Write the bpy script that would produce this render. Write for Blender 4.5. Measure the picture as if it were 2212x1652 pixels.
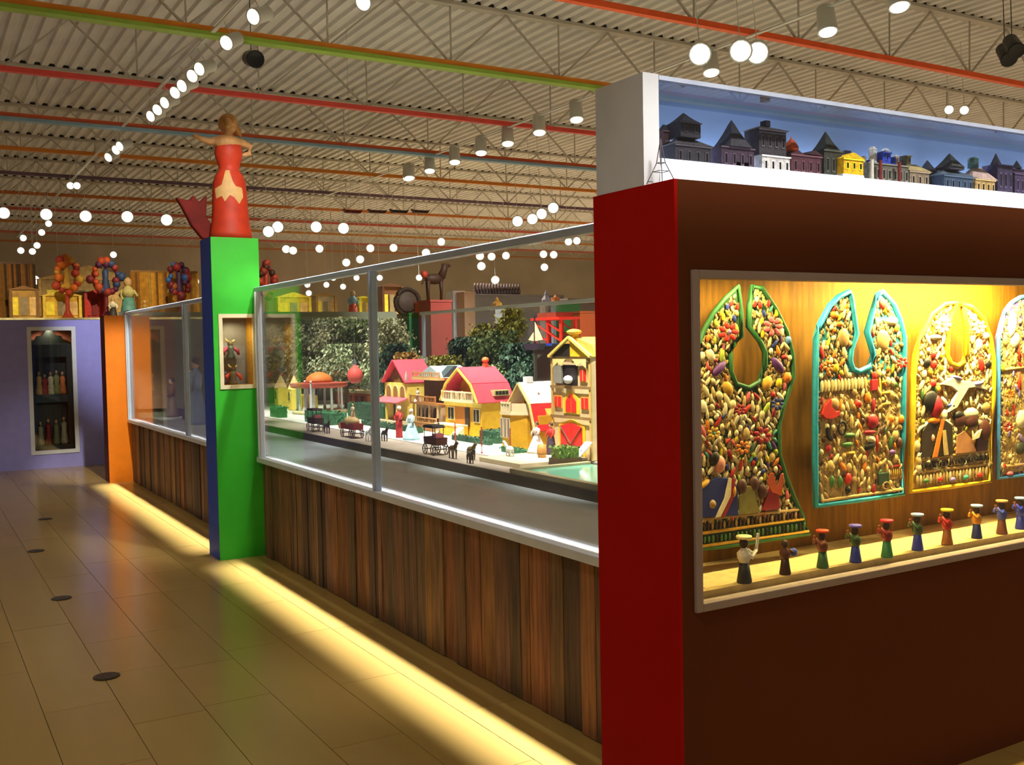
import bpy, math, random
from mathutils import Vector, Matrix, Quaternion
from math import sin, cos, pi, radians
random.seed(11)
for o in list(bpy.data.objects): bpy.data.objects.remove(o)
S = bpy.context.scene
COL = S.collection
# ------------------------------------------------------------------ camera
# world axes: +y runs down the aisle (along the glass wall), +x along the brown wall, z up, metres
F, YAW, PIT, ROL, EYE = 2188.0, .5385, .0395, -.0189, 1.55
_f = Vector((sin(YAW)*cos(PIT), cos(YAW)*cos(PIT), -sin(PIT)))
_r = Vector((cos(YAW), -sin(YAW), 0)); _u = _r.cross(_f)
CR = _r*cos(ROL)+_u*sin(ROL); CU = _u*cos(ROL)-_r*sin(ROL); CO = Vector((0, 0, EYE))
cam = bpy.data.objects.new('camera', bpy.data.cameras.new('camera')); COL.objects.link(cam)
cam.data.sensor_fit = 'HORIZONTAL'; cam.data.sensor_width = 36; cam.data.lens = 36*F/2212
cam.data.clip_start = .05; cam.data.clip_end = 200
cam.matrix_world = Matrix(((CR.x, CU.x, -_f.x, 0), (CR.y, CU.y, -_f.y, 0), (CR.z, CU.z, -_f.z, EYE), (0, 0, 0, 1)))
S.camera = cam
def at(px, py, ax, v):
    "point of the place seen at a photo pixel, on the plane ax = v"
    d = CR*((px-1106)/F)+CU*((826-py)/F)+_f; i = 'xyz'.index(ax)
    return CO+d*((v-CO[i])/d[i])
# ------------------------------------------------------------------ light
S.view_settings.view_transform = 'Standard'; S.view_settings.look = 'None'
S.view_settings.gamma = 1; S.view_settings.use_curve_mapping = False
S.view_settings.exposure = 0.0
W = bpy.data.worlds.new('hall_ambience'); S.world = W; W.use_nodes = True
bg = W.node_tree.nodes['Background']; bg.inputs[0].default_value = (1.0, .84, .63, 1); bg.inputs[1].default_value = .3
def spot(loc, tgt, power, deg, col=(1, .93, .82), blend=.5, rad=.04):
    l = bpy.data.lights.new('spot_beam', 'SPOT'); l.energy = power; l.spot_size = radians(deg); l.spot_blend = blend
    l.color = col; l.shadow_soft_size = rad
    o = bpy.data.objects.new('spot_beam', l); COL.objects.link(o); o.location = loc
    o.rotation_euler = (Vector(tgt)-Vector(loc)).to_track_quat('-Z', 'Y').to_euler(); return o
XG, XP, YW = 2.235, 1.913, 2.273       # glass plane, pillar faces, brown wall face
ZT = 4.0                                # track head height
# downlights of the long track over the glass wall: the bright strip of floor along the boards
def strip(loc, tgt, power, length, spread, col, along='y'):
    l = bpy.data.lights.new('track_beam', 'AREA'); l.shape = 'RECTANGLE'; l.size = .05; l.size_y = length; l.spread = radians(spread); l.energy = power; l.color = col
    o = bpy.data.objects.new('track_beam', l); COL.objects.link(o); o.location = loc
    o.rotation_euler = (0, math.atan2(loc[0]-tgt[0], loc[2]-tgt[2]), 0)
    if along == 'x': o.rotation_euler = (math.atan2(tgt[1]-loc[1], loc[2]-tgt[2]), 0, 0); l.size, l.size_y = length, .05
strip((2.39, 5.0, ZT-.1), (2.02, 5.0, 0), 30, 4.4, 9, (.97, .98, 1))
strip((2.39, 10.1, ZT-.1), (2.02, 10.1, 0), 32, 4.6, 9, (.97, .98, 1))
# heads over the toy village and its trees
for i, y in enumerate((4.6, 5.7, 6.8, 7.9, 9.2, 10.8)): spot((2.9, y-.5, ZT-.1), (3.9, y, .9), (1000, 1150, 1050, 950, 850, 850)[i], 42, (1, .95, .86), .7)
for y in (5.5, 7.5, 9.5, 11.5): spot((4.2, y-.6, ZT-.1), (4.9, y, 1.3), 420, 60, (1, .93, .8), .8)
# heads aimed at the green pillar and its statue, the upper case, the purple wall, the orange pillar
spot((2.1, 4.4, ZT-.1), (2.1, 7.5, 2.5), 480, 22, (1, .95, .85), .6)
spot((2.3, 5.4, ZT-.1), (2.15, 7.4, 1.2), 170, 34, (1, .95, .85), .8)
spot((2.75, 5.2, ZT-.1), (2.27, 7.38, 1.3), 420, 26, (.9, .95, 1), .8)
strip((4.0, .8, ZT-.1), (4.0, 2.41, 2.15), 9, 4.6, 15, (1, .95, .9), 'x')
spot((1.55, 11.0, ZT-.1), (2.55, 14.65, 1.7), 620, 28, (.93, .94, 1), .9)
spot((1.95, 9.3, ZT-.1), (2.12, 12.5, 1.0), 900, 22, (1, .92, .75), .7)
for x in (1.2, 3.0, 5.0): spot((x, 13.5, ZT-.1), (x, 16.5, 2.2), 420, 40, (1, .85, .55), .8)
for x, y in ((8, 9.5), (10, 9.5), (6.5, 11)): spot((x, y, ZT-.1), (x, y+3.5, 1.3), 420, 50, (1, .95, .85), .8)
# unseen fill spots added so light bounces off the floor to the roof deck
for x in (-4, 0, 8.5, 13, 18, 23):
    for y in (-3, 1.5, 6, 11, 16, 21, 27):
        if not (x == 0 and y > 13): spot((x, y, ZT-.05), (x, y, 0), {0: 95, -4: 220}.get(x, 420)*(2.6 if y > 14 else 1), 130, (1, .91, .77), .9, .06)
# ------------------------------------------------------------------ materials
def lin(h):
    if isinstance(h, tuple): return h
    h = h.lstrip('#'); c = [int(h[i:i+2], 16)/255 for i in (0, 2, 4)]
    return tuple(x/12.92 if x <= .04045 else ((x+.055)/1.055)**2.4 for x in c)
MATS = {}
def mat(name, col, rough=.6, var=.12, scale=9.0, metal=0., rnd=0., bump=0., stretch=None, spec=.4, emit=0.):
    if name in MATS: return MATS[name]
    m = bpy.data.materials.new(name); m.use_nodes = True; nt = m.node_tree; N = nt.nodes; L = nt.links
    b = N['Principled BSDF']; b.inputs['Roughness'].default_value = rough; b.inputs['Metallic'].default_value = metal
    b.inputs['Specular IOR Level'].default_value = spec
    c = lin(col)
    tc = N.new('ShaderNodeTexCoord'); n = N.new('ShaderNodeTexNoise'); n.inputs['Scale'].default_value = scale; n.inputs['Detail'].default_value = 5
    if stretch:
        mp = N.new('ShaderNodeMapping'); mp.inputs['Scale'].default_value = stretch; L.new(tc.outputs['Object'], mp.inputs[0]); src = mp.outputs[0]
    else: src = tc.outputs['Object']
    L.new(src, n.inputs['Vector'])
    r = N.new('ShaderNodeValToRGB'); L.new(n.outputs['Fac'], r.inputs[0])
    r.color_ramp.elements[0].position = .3; r.color_ramp.elements[1].position = .7
    r.color_ramp.elements[0].color = (*[x*(1-var) for x in c], 1); r.color_ramp.elements[1].color = (*[min(1, x*(1+var)) for x in c], 1)
    out = r.outputs[0]
    if rnd:
        oi = N.new('ShaderNodeObjectInfo'); hs = N.new('ShaderNodeHueSaturation'); mr = N.new('ShaderNodeMapRange')
        mr.inputs['To Min'].default_value = 1-rnd; mr.inputs['To Max'].default_value = 1+rnd
        L.new(oi.outputs['Random'], mr.inputs['Value']); L.new(mr.outputs[0], hs.inputs['Value']); L.new(out, hs.inputs['Color'])
        m2 = N.new('ShaderNodeMapRange'); m2.inputs['To Min'].default_value = .5-rnd*.06; m2.inputs['To Max'].default_value = .5+rnd*.03
        ml = N.new('ShaderNodeMath'); ml.operation = 'MULTIPLY'; ml.inputs[1].default_value = 7.31; fr = N.new('ShaderNodeMath'); fr.operation = 'FRACT'
        L.new(oi.outputs['Random'], ml.inputs[0]); L.new(ml.outputs[0], fr.inputs[0]); L.new(fr.outputs[0], m2.inputs['Value']); L.new(m2.outputs[0], hs.inputs['Hue'])
        out = hs.outputs[0]
    L.new(out, b.inputs['Base Color'])
    if bump:
        bp = N.new('ShaderNodeBump'); bp.inputs['Strength'].default_value = bump; bp.inputs['Distance'].default_value = .01
        L.new(n.outputs['Fac'], bp.inputs['Height']); L.new(bp.outputs[0], b.inputs['Normal'])
    if emit: b.inputs['Emission Color'].default_value = (*c, 1); b.inputs['Emission Strength'].default_value = emit
    MATS[name] = m; return m
def glassmat(name, tint=(1, 1, 1), k=1.0):
    m = bpy.data.materials.new(name); m.use_nodes = True; nt = m.node_tree; N = nt.nodes; L = nt.links
    N.remove(N['Principled BSDF']); t = N.new('ShaderNodeBsdfTransparent'); t.inputs[0].default_value = (*tint, 1)
    g = N.new('ShaderNodeBsdfGlossy'); g.inputs['Roughness'].default_value = .01
    lw = N.new('ShaderNodeLayerWeight'); lw.inputs[0].default_value = .5
    pw = N.new('ShaderNodeMath'); pw.operation = 'POWER'; pw.inputs[1].default_value = 5; L.new(lw.outputs['Facing'], pw.inputs[0])
    mu = N.new('ShaderNodeMath'); mu.operation = 'MULTIPLY_ADD'; mu.inputs[1].default_value = .9*k; mu.inputs[2].default_value = .04*k; mu.use_clamp = True
    mx = N.new('ShaderNodeMixShader'); L.new(pw.outputs[0], mu.inputs[0]); L.new(mu.outputs[0], mx.inputs[0])
    L.new(t.outputs[0], mx.inputs[1]); L.new(g.outputs[0], mx.inputs[2]); L.new(mx.outputs[0], N['Material Output'].inputs[0])
    MATS[name] = m; return m
GLASS = glassmat('glass', (.97, .985, .98), 1.15)
def emis(name, col, s):
    m = bpy.data.materials.new(name); m.use_nodes = True; nt = m.node_tree; N = nt.nodes
    N.remove(N['Principled BSDF']); e = N.new('ShaderNodeEmission'); e.inputs[0].default_value = (*lin(col), 1); e.inputs[1].default_value = s
    m.cycles.emission_sampling = 'NONE'; nt.links.new(e.outputs[0], N['Material Output'].inputs[0]); MATS[name] = m; return m
# ------------------------------------------------------------------ mesh helpers
def rootloc(o):
    p = Vector((0, 0, 0))
    while o: p += o.location; o = o.parent
    return p
class MB:
    def __init__(s): s.v = []; s.f = []
    def add(s, vs, fs):
        k = len(s.v); s.v += [tuple(v) for v in vs]; s.f += [tuple(i+k for i in f) for f in fs]; return s
    def box(s, x0, x1, y0, y1, z0, z1, M=None):
        vs = [Vector((x, y, z)) for z in (z0, z1) for y in (y0, y1) for x in (x0, x1)]
        if M: vs = [M @ v for v in vs]
        return s.add(vs, [(0, 2, 3, 1), (4, 5, 7, 6), (0, 1, 5, 4), (2, 6, 7, 3), (0, 4, 6, 2), (1, 3, 7, 5)])
    def beam(s, a, b, w, h=None, up=(0, 0, 1)):
        a = Vector(a); b = Vector(b); d = (b-a).normalized(); u = Vector(up)
        if abs(d.dot(u)) > .98: u = Vector((1, 0, 0))
        l = d.cross(u).normalized(); u = l.cross(d); h = h or w
        vs = [p+l*(i*w/2)+u*(j*h/2) for p in (a, b) for i, j in ((-1, -1), (1, -1), (1, 1), (-1, 1))]
        return s.add(vs, [(0, 1, 2, 3), (7, 6, 5, 4), (0, 4, 5, 1), (1, 5, 6, 2), (2, 6, 7, 3), (3, 7, 4, 0)])
    def prism(s, pts, plane, d0, d1):
        n = len(pts)
        def P(p, d): return {'xz': (p[0], d, p[1]), 'yz': (d, p[0], p[1]), 'xy': (p[0], p[1], d)}[plane]
        vs = [P(p, d0) for p in pts]+[P(p, d1) for p in pts]
        fs = [tuple(range(n)), tuple(range(2*n-1, n-1, -1))]+[(i, i+n, (i+1) % n+n, (i+1) % n) for i in range(n)]
        return s.add(vs, fs)
    def lathe(s, prof, c=(0, 0, 0), n=16, sx=1, sy=1, M=None):
        vs = []; fs = []; m = len(prof)
        for r, z in prof:
            for i in range(n):
                p = Vector((c[0]+r*sx*cos(2*pi*i/n), c[1]+r*sy*sin(2*pi*i/n), c[2]+z)); vs.append(M @ p if M else p)
        for j in range(m-1):
            for i in range(n): fs.append((j*n+i, j*n+(i+1) % n, (j+1)*n+(i+1) % n, (j+1)*n+i))
        fs += [tuple(range(n-1, -1, -1)), tuple((m-1)*n+i for i in range(n))]
        return s.add(vs, fs)
    def tube(s, path, r, n=8, closed=False):
        path = [Vector(p) for p in path]; m = len(path); rs = r if isinstance(r, (list, tuple)) else [r]*m
        vs = []; fs = []
        for j, p in enumerate(path):
            a = path[j-1] if (j or closed) else path[0]; b = path[(j+1) % m] if (j < m-1 or closed) else path[-1]
            d = (b-a).normalized(); u = Vector((0, 0, 1)) if abs(d.z) < .9 else Vector((1, 0, 0))
            l = d.cross(u).normalized(); u = l.cross(d)
            for i in range(n): vs.append(p+l*(rs[j]*cos(2*pi*i/n))+u*(rs[j]*sin(2*pi*i/n)))
        for j in range(m if closed else m-1):
            k = (j+1) % m
            for i in range(n): fs.append((j*n+i, j*n+(i+1) % n, k*n+(i+1) % n, k*n+i))
        if not closed: fs += [tuple(range(n-1, -1, -1)), tuple((m-1)*n+i for i in range(n))]
        return s.add(vs, fs)
    def ell(s, c, r, n=8, m=5, M=None):
        c = Vector(c); r = (r, r, r) if not isinstance(r, (tuple, list)) else r; vs = []; fs = []
        M = M or Matrix.Identity(3)
        for j in range(1, m):
            for i in range(n):
                t = pi*j/m; a = 2*pi*i/n
                vs.append(c+M @ Vector((r[0]*sin(t)*cos(a), r[1]*sin(t)*sin(a), -r[2]*cos(t))))
        k = len(vs); vs += [c+M @ Vector((0, 0, -r[2])), c+M @ Vector((0, 0, r[2]))]
        for j in range(m-2):
            for i in range(n): fs.append((j*n+i, j*n+(i+1) % n, (j+1)*n+(i+1) % n, (j+1)*n+i))
        for i in range(n): fs.append((k, (i+1) % n, i)); fs.append((k+1, (m-2)*n+i, (m-2)*n+(i+1) % n))
        return s.add(vs, fs)
    def mesh(s, name, off=(0, 0, 0), smooth=False):
        me = bpy.data.meshes.new(name); o = Vector(off)
        me.from_pydata([Vector(v)-o for v in s.v], [], s.f); me.update()
        if smooth: me.polygons.foreach_set('use_smooth', [True]*len(me.polygons))
        return me
    def build(s, name, m, parent=None, smooth=False, bevel=0, world=True):
        if parent: off = rootloc(parent) if world else Vector((0, 0, 0))
        else:
            xs, ys, zs = zip(*s.v); off = Vector(((min(xs)+max(xs))/2, (min(ys)+max(ys))/2, min(zs)))
        o = bpy.data.objects.new(name, s.mesh(name, off, smooth)); COL.objects.link(o)
        if m: o.data.materials.append(m)
        if parent: o.parent = parent
        else: o.location = off
        if bevel:
            b = o.modifiers.new('bevel', 'BEVEL'); b.width = bevel; b.segments = 2; b.limit_method = 'ANGLE'
        return o
def tag(o, label=None, cat=None, group=None, kind=None):
    for k, v in (('label', label), ('category', cat), ('group', group), ('kind', kind)):
        if v: o[k] = v
    return o
def thing(name, label, cat, loc, group=None):
    o = bpy.data.objects.new(name, None); COL.objects.link(o); o.location = loc; o.empty_display_size = .1
    return tag(o, label, cat, group)
def inst(name, me, m, parent, loc=(0, 0, 0), quat=None, scale=None):
    "one more object that shares mesh data, material on the object"
    o = bpy.data.objects.new(name, me); COL.objects.link(o); o.parent = parent; o.location = loc
    if quat: o.rotation_mode = 'QUATERNION'; o.rotation_quaternion = quat
    if scale: o.scale = scale if isinstance(scale, (tuple, list)) else (scale,)*3
    if not me.materials: me.materials.append(None)
    if m: o.material_slots[0].link = 'OBJECT'; o.material_slots[0].material = m
    return o
WHITE = mat('white_paint', '#d9dce0', .45, .04); CREAM = mat('cream_paint', '#e6d6a8', .55, .06)
DARK = mat('dark_paint', '#15130f', .5); METAL = mat('blue_grey_aluminium', '#bccae0', .4, .05)
# ------------------------------------------------------------------ room shell
stone = mat('travertine', '#a88a4a', .22, .035, 2.0, rnd=.05, stretch=(3, .5, 1), spec=.55)
for n_ in stone.node_tree.nodes:
    if n_.type == 'TEX_NOISE': n_.inputs['Detail'].default_value = 1.5
grout = mat('grout', '#4a3a22', .6, .1)
far_floor = mat('far_floor', '#b6a88e', .3, .12, 3, spec=.5)
fl = MB().box(-8, 26, -6, 31, -.06, -.006).build('floor', grout); tag(fl, kind='structure')
MB().box(-8, -.751, -6, 14.7, -.02, 0).box(-8, 26, 14.7, 31, -.02, 0).box(2.252, 26, 2.3, 14.7, -.02, 0).box(-.75, 26, -6, .6, -.02, 0).box(4.06, 26, .6, 2.3, -.02, 0).build('far_paving', far_floor, fl)
tag(fl.children[0], kind='stuff')
def slabs(x0, x1, y0, y1):
    x = x0
    while x < x1-.05:
        y = y0-random.random()*.6
        while y < y1:
            l = random.choice((.6, .75, .9, 1.2, 1.5)); a, b = max(y, y0), min(y+l, y1)
            if b-a > .08:
                MB().box(x+.0015, x+.2985, a+.0015, b-.0015, -.02, random.uniform(-.0007, 0)).build('floor_slab', stone, fl)
            y += l
        x += .3
slabs(-.75, 2.25, .6, 14.69); slabs(2.25, 4.05, .6, 2.3)
# ceiling: ribbed deck on open web joists
ZD = 4.81
deck = mat('deck_paint', '#cdc8c0', .6, .1, 2)
b = MB(); x = -8.0; prof = []
while x < 26: prof += [(x, ZD), (x+.065, ZD), (x+.085, ZD+.032), (x+.13, ZD+.032)]; x += .15
vs = [(px, yy, pz) for yy in (-6, 31) for px, pz in prof]; n = len(prof)
b.add(vs, [(i, i+1, i+1+n, i+n) for i in range(n-1)]).add([(-8, -6, 4.9), (26, -6, 4.9), (26, 31, 4.9), (-8, 31, 4.9)], [(0, 1, 2, 3)])
ce = b.build('ceiling', deck); tag(ce, kind='structure')
wallm = mat('far_wall_paint', '#9c8c78', .8, .15, 1)
tag(MB().box(-8, 26, 30.8, 31, 0, 4.8).build('wall_far', wallm), kind='structure')
tag(MB().box(-8, -7.8, -6, 30.8, 0, 4.8).build('wall_left', wallm), kind='structure')
tag(MB().box(25.8, 26, -6, 30.8, 0, 4.8).build('wall_side', wallm), kind='structure')
steel = mat('joist_paint', '#b2aa9c', .6, .1, 3)
jcols = ['#d8d0c0', '#e8581c', '#e0861c', '#d84a40', '#c8562c', '#cc7a20', '#6a5260', '#c07030', '#b85848', '#b07838', '#a85a48', '#9c6438', '#8a5a40']
jname = ['pale', 'vermilion', 'orange', 'coral red', 'rust red', 'amber', 'mauve', 'ochre orange', 'salmon red', 'dull amber', 'brick red', 'tan orange', 'brown']
low2 = {2: '#8fae3c', 4: '#7fa0b4'}
ZB = 4.2; JX0, JX1 = -7.9, 25.7; panel = .62
dia = MB().beam((0, 0, ZB+.03), (panel, 0, ZD-.04), .018).mesh('web_bar'); dib = MB().beam((0, 0, ZD-.04), (panel, 0, ZB+.03), .018).mesh('web_bar')
vert = MB().beam((0, 0, ZB+.03), (0, 0, ZD-.04), .013).mesh('web_post')
order = ['nearest the camera', 'second from the camera', 'third from the camera', 'fourth from the camera', 'fifth from the camera', 'sixth from the camera', 'seventh from the camera', 'eighth from the camera', 'ninth from the camera', 'tenth from the camera', 'eleventh from the camera', 'third last before the far wall', 'last before the far wall']
for k in range(1, 12):
    y = 4.57+2.06*k
    t = thing('roof_joist', '%s steel roof joist with open web, %s' % (jname[k], order[k-1] if k < 11 else 'last before the far wall'), 'joist', (0, y, ZB), 'open web roof joists')
    cm = mat('chord_%d' % k, jcols[k], .5, .06)
    MB().box(JX0, JX1, y-.03, y+.03, ZB, ZB+.05).build('bottom_chord', cm, t)
    if k in low2: MB().box(JX0, JX1, y-.055, y+.055, ZB-.035, ZB).build('lower_flange', mat('flange_%d' % k, low2[k], .5, .06), t)
    MB().box(JX0, JX1, y-.05, y+.05, ZD-.035, ZD-.001).build('top_chord', steel, t)
    g = MB(); x = -8.0
    while x < 25.6:
        if x > JX0: g.box(x+.075, x+.14, y-.05, y+.02, ZD, ZD+.031)
        x += .15
    tag(g.build('flute_shade', DARK, t), kind='stuff')  # dark blocks standing in for the shade inside the open flutes
    w = MB(); x = -1.0 if k < 4 else JX0
    while x < JX1-2*panel:
        if 0 < k < 4 and x < 9:
            inst('web_bar', dib, steel, t, (x, 0, -ZB)); inst('web_bar', dia, steel, t, (x+panel, 0, -ZB)); inst('web_post', vert, steel, t, (x+panel, 0, -ZB))
        else:
            w.beam((x, y, ZD-.04), (x+panel, y, ZB+.03), .018); w.beam((x+panel, y, ZB+.03), (x+2*panel, y, ZD-.04), .018); w.beam((x+panel, y, ZB+.03), (x+panel, y, ZD-.04), .013)
        x += 2*panel
    if w.v: tag(w.build('web', steel, t), kind='stuff')
# ------------------------------------------------------------------ glass wall on its board wainscot
ZS, ZG = .74, 1.99
boardm = [mat('board_%d' % i, c, .75, .45, 5, rnd=.3, bump=.3, stretch=(1, 9, .7)) for i, c in enumerate(('#6e5034', '#7a5c3e', '#544434', '#604a36', '#825a32'))]
seal = mat('wainscot_backing', '#1c130b', .8)
def wainscot(name, y0, y1, posts, label):
    t = MB().box(XG+.028, XG+.06, y0, y1, 0, ZS-.03).build(name, seal); tag(t, kind='structure')
    y = y0
    while y < y1-.01:
        w = min(random.choice((.05, .07, .09, .1, .13)), y1-y); d = random.uniform(-.006, .006)
        MB().box(XG+.006+d, XG+.028, y+.001, y+w-.001, .004, ZS-.04).build('board', random.choice(boardm), t)
        y += w
    g = thing('glass_screen', label, 'glass screen', (XG, (y0+y1)/2, ZS-.04), 'glass screens of the village case')
    MB().box(XG-.035, XG+.07, y0, y1, ZS-.04, ZS).build('sill', WHITE, g, bevel=.004)
    MB().box(XG-.02, XG+.03, y0, y1, ZG-.035, ZG).build('top_rail', METAL, g, bevel=.004)
    for i, py in enumerate(posts):
        wd = .032 if 0 < i < len(posts)-1 else .05
        MB().box(XG-.022, XG+.012, py-wd/2, py+wd/2, ZS, ZG-.035).build('post', WHITE if 7.2 < py < 7.5 else METAL, g, bevel=.003)
        MB().box(XG-.034, XG-.022, py-.008, py+.008, ZS, ZG-.035).build('post_cap', WHITE if py > 7.2 and py < 7.5 else METAL, g)
    for a, c in zip(posts[:-1], posts[1:]):
        lo, hi = min(a, c)+.018, max(a, c)-.018
        MB().box(XG+.001, XG+.009, lo, hi, ZS+.001, ZG-.036).build('pane', GLASS, g)
    return g
pm = at(812, 800, 'x', XG).y
wainscot('wall_near', 2.675, 7.392, (7.34, pm, 2.72), 'long glass screen over the boards between red wall end and green pillar')
pf = at(405, 800, 'x', XG).y
wainscot('wall_beyond', 7.70, 12.49, (12.45, pf, 7.75), 'glass screen over the boards between green pillar and orange pillar')
# pillars -------------------------------------------------------------
green = mat('green_paint', '#35b428', .5, .05); blue = mat('blue_paint', '#2a54cc', .5, .06)
YP = 7.397; ZP = 2.352; x0, x1 = XP, 2.262
t = thing('display_pillar', 'square pillar, green front and blue side, with a small lit window', 'pillar', ((x0+x1)/2, YP+.15, 0))
a = at(471, 678, 'y', YP); c = at(553, 838, 'y', YP)
wx0, wx1, wz0, wz1 = a.x, at(556, 760, 'y', YP).x, c.z, a.z
MB().box(x0, wx0, YP, YP+.012, 0, ZP).box(wx1, x1, YP, YP+.012, 0, ZP).box(wx0, wx1, YP, YP+.012, 0, wz0).box(wx0, wx1, YP, YP+.012, wz1, ZP).build('front_panel', green, t)
MB().box(x0, x0+.012, YP+.0125, YP+.3, 0, ZP).build('side_panel', blue, t)
MB().box(x1-.012, x1, YP+.0125, YP+.3, 0, ZP).build('inner_panel', green, t)
MB().box(x0+.0125, x1-.0125, YP+.29, YP+.3, 0, ZP).build('back_panel', blue, t)
MB().box(x0+.0125, x1-.0125, YP+.0125, YP+.289, ZP-.012, ZP-.0005).build('top_panel', green, t)
fw = .028
MB().box(wx0, wx0+fw, YP-.008, YP+.03, wz0, wz1).box(wx1-fw, wx1, YP-.008, YP+.03, wz0, wz1).box(wx0+fw, wx1-fw, YP-.008, YP+.03, wz0, wz0+fw).box(wx0+fw, wx1-fw, YP-.008, YP+.03, wz1-fw, wz1).build('window_frame', CREAM, t)
gold = mat('gold_cloth', '#c08a10', .7, .25, 30, stretch=(1, 1, 4))
ix0, ix1, iz0, iz1 = wx0+fw, wx1-fw, wz0+fw, wz1-fw
MB().box(ix0-.01, ix0, YP+.031, YP+.18, iz0, iz1).box(ix1, ix1+.01, YP+.031, YP+.18, iz0, iz1).box(ix0, ix1, YP+.031, YP+.18, iz0-.01, iz0).box(ix0, ix1, YP+.031, YP+.18, iz1, iz1+.01).build('niche_lining', gold, t)
MB().box(ix0-.01, ix1+.01, YP+.181, YP+.19, iz0-.01, iz1+.01).build('niche_back', mat('niche_grey', '#8d8a84', .7, .2), t)
MB().box(ix0, ix1, YP+.008, YP+.012, iz0, iz1).build('pane', GLASS, t)
spot(((ix0+ix1)/2-.02, YP+.06, iz1-.01), ((ix0+ix1)/2+.02, YP+.13, iz0), 3, 150, (1, .85, .5), .9, .01)
def devil(z, h, c1, c2, lab, cx):
    y = YP+.12
    d = thing('clay_devil', lab, 'figurine', (cx, y, z), 'clay figures in the pillar window')
    MB().lathe([(.03, 0), (.034, h*.1), (.022, h*.35), (.03, h*.6), (.018, h*.75)], (cx, y, z), 10).build('body', mat(c1, c1, .5, .3), d, True)
    MB().ell((cx, y, z+h*.84), (.022, .02, .026)).build('head', mat('#6a5a30', '#6a5a30', .5, .2), d, True)
    for s in (-1, 1):
        MB().tube([(cx+s*.012, y, z+h*.95), (cx+s*.03, y, z+h*1.05), (cx+s*.035, y, z+h*1.16)], [.009, .007, .003], 6).build('horn', mat('#e8c070', '#e8c070', .5), d, True)
        MB().tube([(cx+s*.022, y, z+h*.62), (cx+s*.05, y-.01, z+h*.45), (cx+s*.055, y-.02, z+h*.22)], [.014, .016, .01], 6).build('wing', mat(c2, c2, .5, .2), d, True)
devil(iz0+.002, .13, '#7a6a48', '#c8401c', 'clay devil with orange wings, bottom of the pillar window', (ix0+ix1)/2-.01)
sh = MB().box(ix0+.004, ix1-.05, YP+.06, YP+.178, iz0+.185, iz0+.19).build('glass_shelf', GLASS); tag(sh, 'clear glass shelf inside the pillar window', 'shelf')
devil(iz0+.192, .13, '#4c5038', '#a83a4c', 'dark clay devil with red wings on the upper window shelf', (ix0+ix1)/2-.025)
orange = mat('orange_paint', '#e07a08', .55, .05); maroon = mat('maroon_paint', '#5c0f10', .6, .05)
YO = 12.5; xo0, xo1 = 1.985, 2.29
t = thing('orange_pillar', 'square orange pillar with a maroon side in front of the purple wall', 'pillar', ((xo0+xo1)/2, YO+.15, 0))
MB().box(xo0, xo1, YO, YO+.012, 0, 1.95).build('front_panel', orange, t)
MB().box(xo0, xo0+.012, YO+.0125, YO+.3, 0, 1.95).build('side_panel', maroon, t)
MB().box(xo0+.0125, xo1, YO+.0125, YO+.3, 1.938, 1.95).build('top_panel', orange, t)
MB().box(xo0+.0125, xo1, YO+.29, YO+.3, 0, 1.937).build('back_panel', orange, t)
# purple wall with its tall window -----------------------------------
purple = mat('lilac_paint', '#9a96dc', .6, .05)
YU = 14.65; a = at(57, 706, 'y', YU); c = at(172, 976, 'y', YU)
ux0, ux1, uz0, uz1 = a.x, c.x, c.z, a.z
t = MB().box(-8, ux0, YU, YU+.02, 0, 1.962).box(ux1, 2.9, YU, YU+.02, 0, 1.962).box(ux0, ux1, YU, YU+.02, 0, uz0).box(ux0, ux1, YU, YU+.02, uz1, 1.962).box(-8, 2.9, YU+.4, YU+.42, 0, 1.962).box(-8, 2.9, YU+.0205, YU+.3995, 1.94, 1.962).build('wall_purple', purple)
tag(t, kind='structure')
w = thing('window_case', 'tall white framed window case holding a dark carved altar in purple wall', 'display case', ((ux0+ux1)/2, YU, uz0))
f = .05
MB().box(ux0, ux0+f, YU-.015, YU+.019, uz0, uz1).box(ux1-f, ux1, YU-.015, YU+.019, uz0, uz1).box(ux0+f, ux1-f, YU-.015, YU+.019, uz0, uz0+f).box(ux0+f, ux1-f, YU-.015, YU+.019, uz1-f, uz1).build('frame', WHITE, w)
MB().box(ux0-.02, ux1+.02, YU+.36, YU+.38, uz0-.02, uz1+.02).build('back', mat('terracotta', '#b8694a', .8, .1), w)
MB().box(ux0-.02, ux0, YU+.021, YU+.359, uz0-.02, uz1+.02).box(ux1, ux1+.02, YU+.021, YU+.359, uz0-.02, uz1+.02).box(ux0, ux1, YU+.021, YU+.359, uz0-.02, uz0).box(ux0, ux1, YU+.021, YU+.359, uz1, uz1+.02).build('lining', DARK, w)
MB().box(ux0+f, ux1-f, YU+.002, YU+.006, uz0+f, uz1-f).build('pane', GLASS, w)
spot(((ux0+ux1)/2, YU+.24, uz1-.004), ((ux0+ux1)/2, YU+.26, uz0), 18, 150, (1, .85, .6), .9, .02)
alt = thing('carved_altar', 'dark green carved altar with stepped pediment in the purple wall window', 'altar', ((ux0+ux1)/2, YU+.28, uz0+.001))
am = mat('altar_paint', '#161c16', .5, .4, 20); y0, y1 = YU+.2, YU+.35; cx = (ux0+ux1)/2; W_ = ux1-ux0; hz = uz1-uz0; z = lambda k: uz0+.001+hz*k
ax0, ax1 = ux0+.03, ux1-.03
MB().box(ax0, ax1, y0-.06, y1, z(0), z(.06)).box(ax0, ax1, y1-.03, y1, z(.06), z(.86)).build('base', am, alt)
for s in (ax0, ax1-.07): MB().box(s, s+.07, y0-.02, y1-.031, z(.06), z(.86)).build('column', am, alt)
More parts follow.
